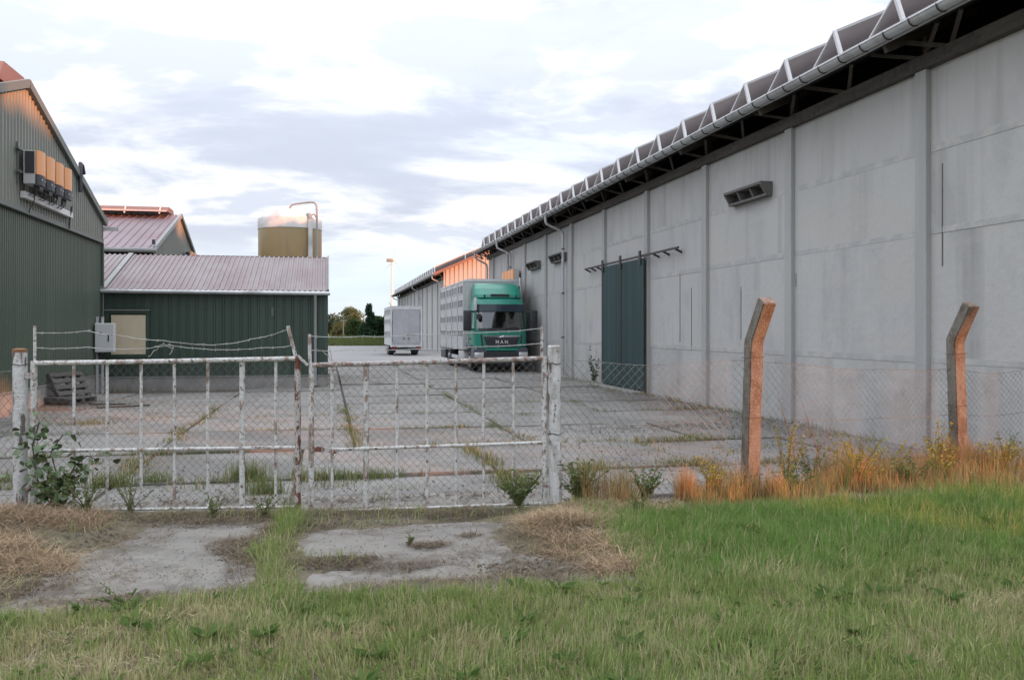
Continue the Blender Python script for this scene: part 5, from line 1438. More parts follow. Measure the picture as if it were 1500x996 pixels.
# loose hay: heaps beside the gate posts and mown wisps in the lawn
def hay(nm, lab, spots, n_each, colr, lmin=0.08, lmax=0.30):
    bb = Bunch()
    for (cx, cy, rx, ry, h, mul) in spots:
        n = int(n_each * mul)
        a = RNG.uniform(0, 6.28, n); r = np.sqrt(RNG.uniform(0, 1, n)) * (1 + 0.25 * np.sin(a * 3 + cx))
        x = cx + np.cos(a) * r * rx; y = cy + np.sin(a) * r * ry
        top = 0.6 * h * np.clip(1 - r ** 2, 0, 1) * (0.3 + 1.4 * fbm(x, y, 4, 61))
        z = soil_h(x, y) + np.maximum(0.012 * (apron_sd(x, y) < 0.05), 0) + top * RNG.uniform(0.2, 1, n) ** 0.5
        ln = RNG.uniform(lmin, lmax, n)
        le = np.clip(RNG.normal(1.5, 0.2, n), 0.8, 1.75)
        c = mixc(colr[0], colr[1], RNG.uniform(0, 1, n)) * RNG.uniform(0.45, 1.25, (n, 1)) * (0.75 + 0.5 * fbm(x, y, 3, 65))[:, None]
        bb.add(*blades(np.stack([x, y, z], 1), ln, RNG.uniform(0.0022, 0.005, n), le, RNG.uniform(0, 6.28, n), c, curve=0.25))
    return bb.build(nm, m_straw, kind='stuff', label=lab, cat='hay')
TAN = ((0.54, 0.42, 0.28), (0.40, 0.29, 0.185)); GREYB = ((0.29, 0.235, 0.175), (0.17, 0.135, 0.10)); PALE = ((0.60, 0.53, 0.37), (0.48, 0.41, 0.27))
hay('hay_heap', 'brown dried hay heaped around the gate post beside the climbing weed', [(-2.85, 8.15, 0.62, 0.6, 0.14, 0.9), (-2.2, 8.2, 0.4, 0.45, 0.06, 0.5), (-2.9, 9.2, 0.5, 0.4, 0.05, 0.4)], 5200, ((0.44, 0.33, 0.225), (0.29, 0.21, 0.14)))
hay('hay_heap', 'pale tan hay swath on the ground before the brown heap', [(-2.55, 7.2, 0.55, 0.35, 0.06, 0.75), (-2.1, 6.85, 0.4, 0.25, 0.03, 0.4), (-2.6, 6.4, 0.6, 0.3, 0.03, 0.4)], 3800, TAN)
hay('hay_heap', 'tan straw heap between the concrete apron and the tall lawn', [(1.88, 7.2, 0.36, 0.36, 0.09, 0.75), (2.2, 7.4, 0.4, 0.3, 0.06, 0.6), (2.0, 6.55, 0.45, 0.3, 0.04, 0.5), (2.6, 7.8, 0.6, 0.2, 0.03, 0.4), (2.05, 6.0, 0.3, 0.2, 0.03, 0.3)], 4200, TAN)
hay('dead_grass', 'thin dead grass litter strewn over the apron edges and under the gate', [(1.25, 7.98, 0.5, 0.22, 0.04, 0.6), (0.4, 8.2, 1.1, 0.16, 0.02, 0.5), (-1.2, 8.35, 1.0, 0.22, 0.03, 0.7), (-0.72, 7.2, 0.18, 0.30, 0.02, 0.35), (0.05, 6.55, 0.32, 0.16, 0.02, 0.4), (0.45, 6.35, 0.4, 0.15, 0.012, 0.25), (0.76, 6.93, 0.15, 0.13, 0.02, 0.18), (1.5, 6.1, 0.45, 0.2, 0.012, 0.3), (1.15, 7.2, 0.1, 0.06, 0.012, 0.06), (-1.3, 6.6, 0.6, 0.5, 0.006, 0.12), (0.8, 6.3, 0.7, 0.4, 0.006, 0.14), (-1.5, 7.6, 0.3, 0.3, 0.008, 0.12), (1.2, 6.7, 0.35, 0.5, 0.008, 0.16), (0.5, 7.5, 0.6, 0.15, 0.006, 0.10), (-1.0, 5.95, 0.7, 0.12, 0.01, 0.25), (0.8, 5.88, 0.8, 0.12, 0.01, 0.3), (-0.62, 6.9, 0.12, 0.8, 0.012, 0.3), (-1.85, 6.3, 0.3, 0.3, 0.012, 0.25), (-1.0, 8.05, 0.5, 0.12, 0.012, 0.2), (-0.2, 7.8, 0.4, 0.2, 0.015, 0.25)], 2600, GREYB, 0.04, 0.16)
hay('dry_thatch', 'short dry thatch covering the bare soil around the concrete apron and under the lawn', [(-0.8, 4.9, 1.9, 0.75, 0.03, 2.2), (1.4, 4.8, 1.5, 0.7, 0.03, 1.2), (3.4, 5.2, 1.2, 0.7, 0.03, 0.8), (-2.3, 7.2, 1.0, 1.6, 0.015, 1.3), (0.2, 8.35, 2.2, 0.32, 0.012, 1.2), (-0.4, 7.0, 0.25, 1.2, 0.012, 0.6), (1.9, 6.8, 0.65, 1.0, 0.015, 1.0), (3.5, 7.75, 1.6, 0.35, 0.02, 1.6), (6.0, 8.2, 1.6, 0.4, 0.02, 1.6), (0.7, 5.85, 1.4, 0.18, 0.01, 0.6), (-1.2, 5.85, 0.9, 0.2, 0.01, 0.4)], 3200, ((0.34, 0.275, 0.18), (0.22, 0.17, 0.11)), 0.03, 0.12)
hay('mown_hay', 'pale wisps of mown hay lying on the foreground lawn', [(hx, hy, r * 1.4, r * 0.6, 0.05, r * 2.2) for (hx, hy, r) in HAY[:7] + HAY[8:9] + HAY[13:]], 420, PALE, 0.04, 0.16)

# dark soil crumbs and clods
def clods(nm, lab, spots, size, mat):
    V = []; F = []; L_ = []; nn = 0
    for (cx, cy, rx, ry, n) in spots:
        for _ in range(n):
            a = random.uniform(0, 6.28); r = math.sqrt(random.random())
            px, py = cx + math.cos(a) * r * rx, cy + math.sin(a) * r * ry
            s = size * random.uniform(0.35, 1.3)
            z0 = max(float(soil_h(px, py)), 0.010)
            ring_ = [(px + math.cos(t) * s * random.uniform(.6, 1.2), py + math.sin(t) * s * random.uniform(.5, 1.0), z0 - 0.004) for t in np.linspace(0, 6.28, 6)[:-1]]
            up_ = [(px + (p[0] - px) * .55, py + (p[1] - py) * .55, z0 + s * random.uniform(.35, .8)) for p in ring_]
            V += ring_ + up_
            for j in range(5): F += [nn + j, nn + (j + 1) % 5, nn + 5 + (j + 1) % 5, nn + 5 + j]; L_.append(4)
            F += [nn + 5, nn + 6, nn + 7, nn + 8, nn + 9]; L_.append(5)
            nn += 10
    o = np_mesh(nm, np.array(V), np.array(F), np.array(L_), mat, kind='stuff')
    return tag(o, lab, 'soil')
clods('dirt', 'dark crumbs of soil scattered on and around the concrete apron',
      [(-2.05, 6.45, 0.35, 0.4, 220), (1.2, 8.0, 0.6, 0.2, 260), (0.2, 8.15, 0.9, 0.2, 160), (-1.2, 8.25, 0.9, 0.2, 200), (1.5, 6.15, 0.5, 0.25, 170), (-0.7, 7.1, 0.15, 0.35, 110), (0.0, 6.5, 0.3, 0.2, 120), (0.76, 6.93, 0.14, 0.1, 40), (-1.9, 7.6, 0.25, 0.4, 90), (0.3, 7.78, 0.5, 0.1, 80), (1.75, 6.6, 0.35, 0.3, 90)], 0.018, m_dirt)

clods('grit', 'small stones and crumbs strewn over the concrete apron slabs', [(-1.2, 6.9, 0.8, 1.2, 420), (0.7, 6.8, 0.9, 1.0, 420), (1.4, 5.9, 0.6, 0.25, 160), (-0.7, 5.95, 0.7, 0.12, 120), (0.8, 7.7, 0.9, 0.12, 200), (-1.0, 8.0, 0.7, 0.15, 160)], 0.007, m_dirt)
clods('grit', 'gravel crumbs strewn over the yard slabs just beyond the gate', [(0.5, 9.4, 3.0, 0.5, 120), (-2.5, 10.5, 2.0, 1.2, 160), (4.5, 10.0, 2.5, 1.2, 420), (5.5, 13.0, 2.5, 2.0, 420), (-4.5, 18.0, 1.5, 3.0, 260)], 0.014, m_dirt)
# grass and weeds in the yard joints
bb = Bunch()
def tufts(x, y, h, c1, c2, dryp=0.15):
    n = len(x)
    c = mixc(c1, c2, RNG.uniform(0, 1, n)); d = RNG.uniform(0, 1, n) < dryp
    c[d] = G_STRAW; c *= RNG.uniform(0.7, 1.25, (n, 1))
    bb.add(*blades(np.stack([x, y, np.full(n, -0.03)], 1), h * RNG.uniform(0.5, 1.3, n) + 0.03, RNG.uniform(0.004, 0.009, n), np.abs(RNG.normal(0.5, 0.3, n)), RNG.uniform(0, 6.28, n), c))
def joint_line(xa, ya, xb, yb, n, w, h, thr):
    t = RNG.uniform(0, 1, n); x = xa + (xb - xa) * t + RNG.normal(0, w, n); y = ya + (yb - ya) * t + RNG.normal(0, w, n)
    x = x + 0.05 * np.sin(y * 1.9) * (abs(xb - xa) < 1); w_ = fbm(x, y, 3.1, 73)
    k = (fbm(x, y, 0.9, 71) > thr) & (w_ > 0.44)
    if (~k).all(): return
    tufts(x[k], y[k], h * (0.5 + fbm(x[k], y[k], 2, 75)), (0.14, 0.19, 0.06), (0.20, 0.20, 0.08), 0.2)
for j, yy in enumerate(YJ[1:8]):
    joint_line(-6.0, yy, 8.2, yy, [5200, 3600, 2200, 1600, 1200, 900, 700][j], 0.06, 0.09 if j < 2 else 0.06, [0.47, 0.48, 0.52, 0.55, 0.56, 0.56, 0.56][j])
joint_line(-2.33, 10.4, -2.33, 20.0, 2600, 0.085, 0.09, 0.33)
joint_line(0.39, 13.0, 0.39, 21.5, 2200, 0.085, 0.08, 0.35)
joint_line(2.0, 8.9, 2.0, 12.9, 1800, 0.085, 0.12, 0.33)
joint_line(3.0, 13.0, 3.0, 27, 2200, 0.085, 0.07, 0.40)
joint_line(-0.35, 8.9, -0.35, 12.9, 500, 0.04, 0.08, 0.45)
joint_line(4.6, 8.9, 4.6, 12.9, 700, 0.05, 0.09, 0.42)
joint_line(5.7, 13.0, 5.7, 25, 900, 0.05, 0.06, 0.5)
joint_line(8.1, 10.0, 8.25, 30.0, 3600, 0.14, 0.08, 0.40)
joint_line(6.2, 16.3, 8.3, 16.3, 900, 0.25, 0.05, 0.45)
joint_line(-6.1, 26.7, -0.3, 26.8, 900, 0.08, 0.10, 0.52)
joint_line(-0.2, 26.9, 0.0, 34.0, 700, 0.08, 0.12, 0.45)
joint_line(7.9, 22.0, 7.9, 27.5, 900, 0.2, 0.10, 0.42)
for (tx, ty, r, n, h) in ((-0.9, 10.6, .25, 420, .22), (-0.65, 9.7, .22, 300, .18), (-1.9, 10.6, .2, 200, .14), (-2.35, 10.5, .25, 320, .16), (-3.6, 11.0, .3, 260, .12), (0.0, 10.5, .3, 260, .14), (0.55, 10.45, .3, 240, .12), (3.2, 10.5, .3, 260, .12), (4.4, 10.6, .4, 260, .12), (-4.2, 17.0, .5, 300, .12), (2.1, 9.6, .2, 180, .16), (5.5, 13.0, .4, 220, .1)):
    tufts(tx + RNG.normal(0, r * .5, n), ty + RNG.normal(0, r * .25, n), np.full(n, h), (0.13, 0.20, 0.055), (0.21, 0.22, 0.08), 0.12)
for _ in range(150):
    tx, ty = random.uniform(-5.5, 8.0), random.uniform(8.9, 20)
    n = random.randint(12, 60); r = random.uniform(.05, .18)
    if random.random() < .5: ty = min(YJ, key=lambda v: abs(v - ty))
    tufts(tx + RNG.normal(0, r, n), ty + RNG.normal(0, r * .4, n), np.full(n, random.uniform(.03, .09)), (0.13, 0.18, 0.06), (0.20, 0.21, 0.09), 0.25)
bb.build('joint_grass', m_blade, kind='stuff', label='grass and small weeds sprouting from the yard slab joints', cat='grass')
# dead leaf and soil litter in the yard corner by the hall and along the barn foot
bb = Bunch()
def litter(cx, cy, rx, ry, n, c1, c2, l=0.14):
    x = cx + RNG.normal(0, rx, n); y = cy + RNG.normal(0, ry, n)
    bb.add(*blades(np.stack([x, y, np.full(n, 0.012)], 1), RNG.uniform(0.3, 1, n) * l, RNG.uniform(0.006, 0.016, n), np.clip(RNG.normal(1.45, .15, n), .9, 1.7), RNG.uniform(0, 6.28, n), mixc(c1, c2, RNG.uniform(0, 1, n)) * RNG.uniform(.6, 1.2, (n, 1)), .2))
litter(-6.3, 20.9, 0.9, 0.9, 1500, (0.32, 0.15, 0.08), (0.22, 0.12, 0.07)); litter(-5.3, 21.6, 0.7, 0.5, 700, (0.2, 0.17, 0.13), (0.12, 0.1, 0.08))
litter(-3.9, 17.6, 0.5, 0.3, 420, (0.36, 0.18, 0.09), (0.25, 0.18, 0.10)); litter(-2.4, 12.0, 0.3, 0.6, 380, (0.34, 0.2, 0.1), (0.25, 0.2, 0.11))
litter(7.6, 18.0, 0.5, 3.5, 2200, (0.15, 0.13, 0.10), (0.09, 0.08, 0.065)); litter(6.0, 14.5, 1.4, 0.4, 1100, (0.17, 0.145, 0.11), (0.10, 0.09, 0.07)); litter(5.2, 10.3, 1.8, 0.25, 900, (0.28, 0.20, 0.12), (0.15, 0.12, 0.09))
litter(1.0, 8.9, 1.0, 0.15, 350, (0.22, 0.16, 0.11), (0.12, 0.10, 0.08)); litter(-1.2, 9.1, 1.0, 0.15, 350, (0.22, 0.17, 0.12), (0.13, 0.10, 0.08))
bb.build('leaf_litter', m_straw, kind='stuff', label='brown dead leaf and straw litter on the yard concrete', cat='litter')

# dry grass standing along the wire fence, catching the last sun
bb = Bunch()
n = 13500
x = RNG.uniform(2.3, 8.4, n); y = fence_y(x) + 0.15 - np.abs(RNG.normal(0, 1, n)) * np.interp(x, [2.3, 4, 6.5, 8.4], [0.22, 0.32, 0.55, 0.65])
kk = (fbm(x, y, 2.4, 81) + 0.05 * np.clip((x - 3.5) / 2, 0, 1)) > 0.485
x, y = x[kk], y[kk]; n = len(x)
tall = fbm(x, y, 1.8, 85)
c = mixc((0.42, 0.24, 0.11), (0.50, 0.37, 0.19), RNG.uniform(0, 1, n)); gsel = RNG.uniform(0, 1, n) < 0.22
c[gsel] = mixc(G_OLIVE, G_LAWN, RNG.uniform(0, 1, gsel.sum())); c *= RNG.uniform(0.7, 1.2, (n, 1))
bb.add(*blades(np.stack([x, y, soil_h(x, y)], 1), 0.05 + 0.55 * np.clip(tall * 1.7 - 0.4, 0, 1) * RNG.uniform(0.3, 1.2, n), RNG.uniform(0.003, 0.006, n), np.abs(RNG.normal(0.4, 0.3, n)), RNG.uniform(0, 6.28, n), c))
for (cx, cy, r, nn, h) in ((3.42, 8.15, .10, 500, .34), (7.0, 8.95, .22, 800, .42), (7.5, 9.05, .25, 600, .36), (4.3, 8.05, .14, 350, .25), (5.9, 8.6, .25, 400, .3), (2.75, 8.0, .2, 260, .22), (6.5, 8.75, .2, 500, .3)):
    x = cx + RNG.normal(0, r * .5, nn); y = cy + RNG.normal(0, r * .35, nn)
    c = mixc((0.44, 0.27, 0.13), (0.50, 0.38, 0.20), RNG.uniform(0, 1, nn)) * RNG.uniform(.7, 1.2, (nn, 1))
    bb.add(*blades(np.stack([x, y, soil_h(x, y)], 1), h * RNG.uniform(.5, 1.25, nn), RNG.uniform(.003, .006, nn), np.abs(RNG.normal(.25, .2, nn)), RNG.uniform(0, 6.28, nn), c))
bb.build('dry_grass', m_straw, kind='stuff', label='dry orange grass standing along the wire fence foot', cat='grass')

# leafy weeds as single plants
def weed(label, grp, x, y, h, nst, spread, c1, c2, leaf=0.035, per=26, stemc=(0.16, 0.13, 0.07), nm='weed_plant', z=None):
    z = float(soil_h(x, y)) if z is None else z
    p = thing(nm, label, 'weed', (x, y, z), 0, grp)
    st = MB(); lv = Bunch()
    for i in range(nst):
        a = random.uniform(0, 6.28); hh = h * random.uniform(0.55, 1.1); sp = spread * random.uniform(0.3, 1)
        P = [Vector((math.cos(a) * sp * t ** 1.4 + random.uniform(-.01, .01), math.sin(a) * sp * t ** 1.4 + random.uniform(-.01, .01), hh * t)) for t in np.linspace(0, 1, 6)]
        st.tube(P, 0.0045, 5, taper=[1, .9, .8, .65, .5, .3])
        nl = per
        t = RNG.uniform(0.12, 1.0, nl)
        pos = np.array([[np.interp(tt, np.linspace(0, 1, 6), [q[k] for q in P]) for k in range(3)] for tt in t])
        dr = np.stack([RNG.normal(0, 1, nl), RNG.normal(0, 1, nl), RNG.normal(0.25, 0.4, nl)], 1)
        cc = mixc(c1, c2, RNG.uniform(0, 1, nl)) * RNG.uniform(.7, 1.25, (nl, 1))
        V, F, L_, C = leaf_quads(pos, dr, leaf * RNG.uniform(.5, 1.4, nl), cc, 0.5)
        lv.add(V, F, L_, C)
    st.build('stem', M('weed_stem_%d' % len(bpy.data.materials), stemc, 0.9), p, world=False)
    lv.build('foliage', m_leaf, p)
    return p
YEL = ((0.40, 0.34, 0.08), (0.26, 0.29, 0.08)); GRN = ((0.11, 0.17, 0.065), (0.18, 0.23, 0.09)); DGR = ((0.06, 0.10, 0.045), (0.10, 0.145, 0.06))
gw = 'leafy weeds along the wire fence'
for (x, y, h, ns, sp, cc, lab) in (
    (4.72, 8.55, 0.62, 7, 0.22, YEL, 'yellowing weed just beside the angled post nearest the gate'),
    (5.15, 8.75, 0.46, 9, 0.28, GRN, 'green weed in the middle of the fence bay'),
    (5.75, 8.85, 0.50, 10, 0.30, YEL, 'broad yellow-leaved weed halfway between the concrete posts'),
    (6.25, 8.95, 0.38, 8, 0.25, YEL, 'low yellow weed before the darker wall patch'),
    (6.85, 9.0, 0.55, 5, 0.15, YEL, 'thin yellow weed touching the angled post nearest the barn'),
    (7.9, 9.15, 0.34, 8, 0.25, GRN, 'green weed at the barn end of the fence'),
    (3.75, 8.25, 0.42, 7, 0.18, YEL, 'yellow weed on the gate side of the first angled post'),
    (3.0, 8.15, 0.30, 8, 0.2, GRN, 'low green weed between round gate post and first angled post'),
    (2.35, 8.1, 0.32, 9, 0.22, GRN, 'green weed at the foot of the round post by the straw'),
    (5.4, 8.3, 0.40, 7, 0.25, YEL, 'yellow weed in front of the fence bay between the concrete posts'), (6.5, 8.5, 0.42, 7, 0.25, YEL, 'yellow weed in front of the barn-side concrete post'), (7.35, 8.6, 0.36, 7, 0.22, YEL, 'yellow weed before the barn corner at the photo edge'),
    (4.5, 8.15, 0.26, 6, 0.2, GRN, 'low green weed at the foot of the first angled post'), (6.0, 8.35, 0.28, 6, 0.22, GRN, 'low green weed amid the orange dry grass'),
    (1.75, 8.10, 0.30, 10, 0.2, GRN, 'bushy green weed under the rusty gate leaf')):
    weed(lab, gw, x, y, h * 1.15, int(ns * 2.4), sp * 1.3, cc[0], cc[1], 0.034, 38)
for (x, y, h, ns, sp, lab) in ((-0.55, 8.2, 0.26, 9, 0.2, 'green weed beneath the red rusted middle stile'), (-1.0, 8.3, 0.22, 8, 0.2, 'low weed under the wider gate leaf'), (2.75, 7.65, 0.16, 10, 0.15, 'dark green weed tuft at the lawn edge beyond the straw heap'), (-1.2, 5.75, 0.13, 10, 0.25, 'dark green weed mat on the near edge of the first apron slab'),
    (0.62, 7.0, 0.10, 3, 0.05, 'tiny weed sprouting on the second apron slab'), (-1.75, 8.6, 0.3, 10, 0.22, 'bushy weed at the first bars of the wider leaf')):
    weed(lab, 'leafy weeds near the gate', x, y, h, ns, sp, GRN[0], GRN[1], 0.024, 30)
# bare reddish stems by the fence
for (x, y, h, lab) in ((4.95, 8.7, 1.0, 'bare reddish stalk leaning beside the first angled post'), (5.25, 8.72, 0.9, 'bare reddish stalk branching before the barn wall')):
    p = thing('dead_stalk', lab, 'stalk', (x, y, 0.02))
    mb = MB(); mb.tube([(0, 0, 0), (-.06, 0, h * .4), (-.16, .02, h * .75), (-.24, .02, h)], 0.006, 5, taper=[1, .8, .6, .3]); mb.tube([(-.06, 0, h * .4), (.06, .01, h * .6), (.12, .01, h * .78)], 0.004, 5, taper=[1, .7, .3])
    mb.build('stem', M('red_stem_%d' % int(h * 10), (0.22, 0.11, 0.075), 0.9), p, world=False)
# climbing weed with large leaves at the gate post
vn = thing('climbing_weed', 'broad-leaved dark green climbing weed on the gate beside the hay-covered post', 'weed', (-2.45, 8.78, 0.05))
lm = bpy.data.meshes.new('leaf')
lv = [(0, 0, 0), (0.30, 0.42, 0.04), (0.72, 0.40, 0.0), (0.55, 0.12, 0.03), (1.0, 0, -0.08), (0.55, -0.12, 0.03), (0.72, -0.40, 0.0), (0.30, -0.42, 0.04), (0.45, 0, -0.02)]
lv = [(0, 0, 0), (0.12, 0.34, 0.02), (0.45, 0.46, 0.0), (0.78, 0.24, -0.03), (1.0, 0, -0.10), (0.78, -0.24, -0.03), (0.45, -0.46, 0.0), (0.12, -0.34, 0.02), (0.45, 0, 0.05)]
lm.from_pydata([(a * 0.068, b * 0.068, c * 0.068) for a, b, c in lv], [], [(0, 1, 8), (1, 2, 8), (2, 3, 8), (3, 4, 8), (4, 5, 8), (5, 6, 8), (6, 7, 8), (7, 0, 8)])
def leafmat(nm, c1, c2): return M(nm, c1, 0.55, var=0.3, layers=[(c2, 9, U, 0.45, 0.6, 0.8)])
lm.materials.append(leafmat('broad_leaf', (0.085, 0.135, 0.06), (0.14, 0.18, 0.09)))
sm = MB()
stems = [[(0, 0, 0), (-.12, -.05, .3), (-.16, -.06, .6), (-.10, -.06, .82)], [(0, 0, 0), (.05, -.06, .3), (.0, -.08, .55), (.10, -.07, .7)], [(0.05, 0, 0), (.12, -.06, .25), (.2, -.06, .42), (.3, -.05, .5), (.38, -.05, .46)], [(0, 0, 0), (.06, -.1, .2), (.14, -.12, .3), (.2, -.1, .4)]]
for s in stems: sm.tube(s, 0.006, 5)
sm.build('stem', m_bark, vn, world=False)
for i in range(290):
    s = stems[random.choice([0, 0, 0, 1, 1, 2, 3, 3])]; t = random.uniform(0.05, 1) * (len(s) - 1); a = int(min(t, len(s) - 1.001)); q_ = Vector(s[a]).lerp(Vector(s[a + 1]), t - a)
    o = bpy.data.objects.new('leaf', lm); COL.objects.link(o); o.parent = vn
    o.location = q_ + Vector((random.gauss(0, .085), random.gauss(-.02, .05), random.gauss(0, .06)))
    o.rotation_euler = (random.uniform(-.9, .9), random.uniform(0.1, 1.1), random.uniform(0, 6.28)); sc_ = random.uniform(.6, 1.25); o.scale = (sc_, sc_, sc_)
weed('dense green weeds around the foot of the climbing weed', 'leafy weeds near the gate', -2.35, 8.62, 0.42, 18, 0.28, GRN[0], GRN[1], 0.036, 30)
weed('fine green weeds tangled under the climbing weed', 'leafy weeds near the gate', -2.1, 8.5, 0.34, 14, 0.32, GRN[0], GRN[1], 0.03, 24)
weed('ivy climbing at the sliding door edge on the barn', 'leafy weeds near the gate', 8.25, 26.9, 1.1, 9, 0.25, DGR[0], DGR[1], 0.09, 26, z=0.0)

# ------------------------------------------------------------------ trees and bank far behind
def leaf_cloud(clumps, size, c1, c2, flat=0.6):
    out = Bunch()
    for (cx, cy, cz, rx, rz, n) in clumps:
        v = RNG.normal(size=(n, 3)); v /= np.linalg.norm(v, axis=1, keepdims=True)
        r = RNG.uniform(0.35, 1.0, n) ** 0.6
        pos = np.array([cx, cy, cz]) + v * r[:, None] * np.array([rx, rx, rz])
        dr = v + RNG.normal(0, .8, (n, 3))
        cc = mixc(c1, c2, np.clip(0.5 + 0.5 * RNG.normal(0, .6, n), 0, 1)) * RNG.uniform(.7, 1.25, (n, 1))
        out.add(*leaf_quads(pos, dr, size * RNG.uniform(.6, 1.5, n), cc, 0.75))
    return out
def tree(nm, label, x, y, h, cr, n, c1, c2, leaf, shape='round', trunk=0.25, base=0.0, grp=None):
    t = thing(nm, label, 'tree', (x, y, base), 0, grp)
    tb_ = MB()
    tb_.tube([(0, 0, -0.3), (0.03 * h * .2, 0, h * .25), (-0.02 * h, 0, h * .55), (0, 0, h * .85)], trunk, 8, taper=[1.2, .9, .55, .2])
    cl = []
    if shape == 'cone':
        for i in range(34):
            f = (i + random.random()) / 34; rr = cr * (1 - f) ** 0.75 * random.uniform(.55, 1); a = random.uniform(0, 6.28)
            cl.append((math.cos(a) * rr * .75, math.sin(a) * rr * .75, h * (0.06 + .92 * f), max(.22, cr * .36 * (1.1 - f)), max(.22, h * .07), int(n / 34)))
    else:
        for i in range(26):
            a = random.uniform(0, 6.28); f = random.uniform(-.7, 1); rr = cr * math.sqrt(max(0.05, 1 - f * f)) * random.uniform(.35, .95)
            q_ = (math.cos(a) * rr * .8, math.sin(a) * rr * .8, h * .62 + f * h * .34)
            cl.append((*q_, cr * random.uniform(.22, .4), h * random.uniform(.09, .15), int(n / 26)))
            if i < 9: tb_.tube([(0, 0, h * random.uniform(.2, .4)), (q_[0] * .5, q_[1] * .5, q_[2] * .75), q_], trunk * .35, 5, taper=[1, .6, .2])
    tb_.build('trunk', m_bark, t, world=False)
    leaf_cloud(cl, leaf, c1, c2).build('crown', m_leaf, t, kind=None)
    return t
gt = 'trees beyond the yard'
def at_px(px, d):
    xc = (px - 750) / 1300 * d
    return xc * math.cos(YAW) + d * math.sin(YAW), d * math.cos(YAW) - xc * math.sin(YAW)
# positions were measured as bearing and distance from the camera
x, y = at_px(541, 104); tree('conifer_tree', 'dark green conifer beside the trailer', x, y, 4.6, 1.75, 4200, (0.035, 0.075, 0.045), (0.065, 0.11, 0.06), 0.22, 'cone', .16, -.1, gt)
x, y = at_px(556, 106); tree('dark_bush', 'dark bushy tree half hidden by the trailer', x, y, 3.6, 1.7, 3000, (0.045, 0.085, 0.042), (0.075, 0.12, 0.055), 0.25, 'round', .16, -.2, gt)
x, y = at_px(512, 145); tree('pale_tree', 'pale olive round tree left of the dark conifer', x, y, 5.2, 2.9, 3600, (0.13, 0.17, 0.095), (0.17, 0.21, 0.125), 0.28, 'round', .25, -.1, gt)
x, y = at_px(519, 116); tree('green_bush', 'mid green bush in front of the pale olive tree', x, y, 3.2, 1.6, 2600, (0.07, 0.105, 0.04), (0.11, 0.145, 0.06), 0.22, 'round', .16, -.2, gt)
x, y = at_px(488, 150); tree('pale_tree', 'grey-green tree at the shed corner on the horizon', x, y, 4.2, 2.4, 2200, (0.11, 0.115, 0.07), (0.15, 0.15, 0.09), 0.3, 'round', .2, -.1, gt)
x, y = at_px(532, 160); tree('pale_tree', 'grey-green tree low behind the dark conifer', x, y, 3.6, 3.2, 2400, (0.10, 0.11, 0.07), (0.14, 0.145, 0.09), 0.3, 'round', .2, -.1, gt)
x, y = at_px(566, 170); tree('pale_tree', 'low grey-green tree beside the far barn end', x, y, 3.8, 3.4, 2400, (0.09, 0.105, 0.065), (0.13, 0.14, 0.085), 0.3, 'round', .2, -.1, gt)
x, y = at_px(497, 118); tree('dry_bush', 'ochre dry bush on the grass bank', x, y, 2.2, 1.5, 1500, (0.17, 0.15, 0.07), (0.22, 0.19, 0.09), 0.2, 'round', .1, 0.0, gt)
x, y = at_px(503, 112)
pp = thing('wooden_pole', 'short pale wooden pole standing on the grass bank', 'pole', (x, y, 0))
MB().tube([(0, 0, -.2), (0, 0, 3.0)], .07, 8).build('shaft', M('pale_pole', (0.34, 0.29, 0.18), 0.9), pp, world=False); MB().box(-.4, .4, -.05, .05, 2.8, 2.95).build('crossbar', m_trim_l, pp, world=False)
# grass bank
bk = Bunch(); n = 26000
x = RNG.uniform(-16, 9, n); y = RNG.uniform(95.5, 110, n)
hz_ = 0.55 * np.clip((y - 95.5) / 5, 0, 1) * (0.7 + 0.6 * fbm(x, y, .25, 91))
bk.add(*blades(np.stack([x, y, hz_ - .1], 1), RNG.uniform(.3, .75, n), RNG.uniform(.03, .07, n), np.abs(RNG.normal(.35, .25, n)), RNG.uniform(0, 6.28, n), mixc((0.12, 0.17, 0.06), (0.20, 0.20, 0.09), RNG.uniform(0, 1, n)) * RNG.uniform(.7, 1.2, (n, 1))))
bk.build('grass_bank', m_blade, kind='stuff', label='rough green grass bank beyond the far yard', cat='grass')
# distant wooded skyline
fw = Bunch()
for i in range(60):
    px = -900 + i * 30
    d = 520 + random.uniform(-60, 60); X = px * 1.0; Y = math.sqrt(max(1, 620 ** 2 - (px * .5) ** 2)) + random.uniform(-40, 40)
    fw.add(*[a for a in (leaf_cloud([(X, Y, random.uniform(2.5, 4.0), random.uniform(14, 24), random.uniform(3, 5.5), 260)], 2.4, (0.075, 0.095, 0.06), (0.11, 0.125, 0.08)).V[0], np.arange(260 * 4), np.full(260, 4), np.tile(np.array([[0.09, 0.11, 0.07]]), (260 * 4, 1)) * np.repeat(RNG.uniform(.7, 1.3, (260, 1)), 4, 0))])
fw.build('treeline', m_leaf, kind='stuff', label='far wooded skyline along the horizon', cat='trees')

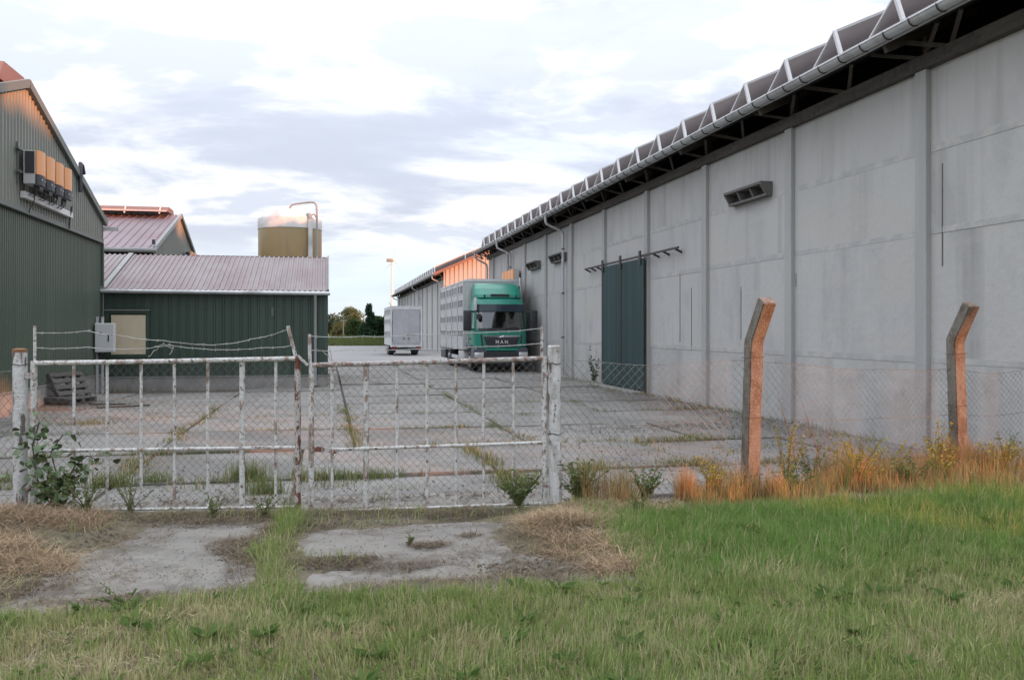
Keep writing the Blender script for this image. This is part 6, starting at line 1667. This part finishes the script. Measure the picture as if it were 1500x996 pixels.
# ------------------------------------------------------------------ unseen house, trees and shrubs added out of view to shape the sunlight
nS = np.array([0.743, 0.669]); qS = np.array([0.669, -0.743])
def back(s, tau): p = nS * s + qS * tau; return float(p[0]), float(p[1])
rotS = math.atan2(nS[1], nS[0])
hx, hy = back(-4.6, 30.0)
nb = thing('sun_block_house', 'unseen rendered house added behind the viewpoint to block low sun', 'house', (hx, hy, 0), rotS)  # added out of view to keep low sun off gate and grass
MB().box(-13, 12.4, -6, 6, -.2, 6.2).build('wall', m_brick, nb, world=False)
MB().prism([(-6.4, 6.2), (6.4, 6.2), (0, 12.9)], -13.3, 12.7, 'x').build('roof', m_roofr, nb, world=False)
for k in range(7):
    w_ = MB().box(-11 + k * 3.4, -9.8 + k * 3.4, 6.0, 6.06, 1.0, 2.6).build('window', m_visor, nb, world=False)
    MB().box(-11.1 + k * 3.4, -9.7 + k * 3.4, 6.0, 6.12, 0.9, 0.99).build('sill', m_conc, w_, world=False)
for i, (s, tau) in enumerate(((8.9, 27), (11.6, 26), (14.4, 27.5), (17.2, 26.5), (10.2, 30), (13.0, 30), (15.8, 30.5))):
    tx, ty = back(s, tau)
    t = thing('sun_block_tree', f'{["broad", "tall", "leaning", "round", "old", "young", "slender"][i]} unseen tree added behind the viewpoint to limit the sunbeam', 'tree', (tx, ty, 0), 0, 'added trees limiting the sunbeam')  # added out of view; crown and trunk gap shape the sunbeam
    MB().tube([(0, 0, -.2), (.1, 0, 3), (0, .1, 6), (0, 0, 9)], .24, 8, taper=[1.2, .9, .6, .2]).build('trunk', m_bark, t, world=False)
    leaf_cloud([(random.gauss(0, .8), random.gauss(0, .8), 9.15 + random.uniform(-1.8, 2.1), 1.6, 1.4, 900) for _ in range(12)], .42, (0.05, 0.09, 0.03), (0.08, 0.12, 0.045)).build('crown', m_leaf, t)
proto_t = None
for i, s in enumerate((20.5, 23.5, 26.5, 29.5, 32.5, 35.5, 64, 67.5, 71, 74.5, 78, 82)):
    tx, ty = back(s, 44 + (i % 2) * 3)
    if proto_t is None:
        proto_t = thing('shade_belt_poplar', 'unseen poplar added to shade the silo, rear hall and far trees', 'tree', (tx, ty, 0), 0, 'added shade belt poplars')  # added belt out of view, shades silo, rear hall and distant trees
        MB().tube([(0, 0, -.2), (.1, 0, 5), (0, .1, 10), (0, 0, 15)], .3, 8, taper=[1.2, .9, .6, .2]).build('trunk', m_bark, proto_t, world=False)
        leaf_cloud([(random.gauss(0, .7), random.gauss(0, .7), random.uniform(2.5, 16.5), 1.9, 1.8, 600) for _ in range(22)], .55, (0.05, 0.09, 0.03), (0.08, 0.12, 0.045)).build('crown', m_leaf, proto_t)
    else:
        dup_tree(proto_t, loc=(tx, ty, 0), rotz=i * 1.3)
hg = Bunch(); n = 9000
s = RNG.uniform(7.6, 19, n); tau = RNG.uniform(22.6, 24.2, n); z = RNG.uniform(0, 2.95, n) + 0.12 * np.sin(s * 3)
pos = nS[None] * s[:, None] + qS[None] * tau[:, None]
hg.add(*leaf_quads(np.stack([pos[:, 0], pos[:, 1], z], 1), RNG.normal(size=(n, 3)), RNG.uniform(.12, .3, n), mixc((0.05, 0.09, 0.03), (0.08, 0.12, 0.04), RNG.uniform(0, 1, n)), .8))
hx, hy = back(13, 23.4)
ho = hg.build('sun_block_hedge', m_leaf, loc=(hx, hy, 0)); tag(ho, 'unseen clipped greenery added behind the viewpoint to shade the lawn', 'sun_block_hedge')  # added out of view, its height keeps low sun off the lawn
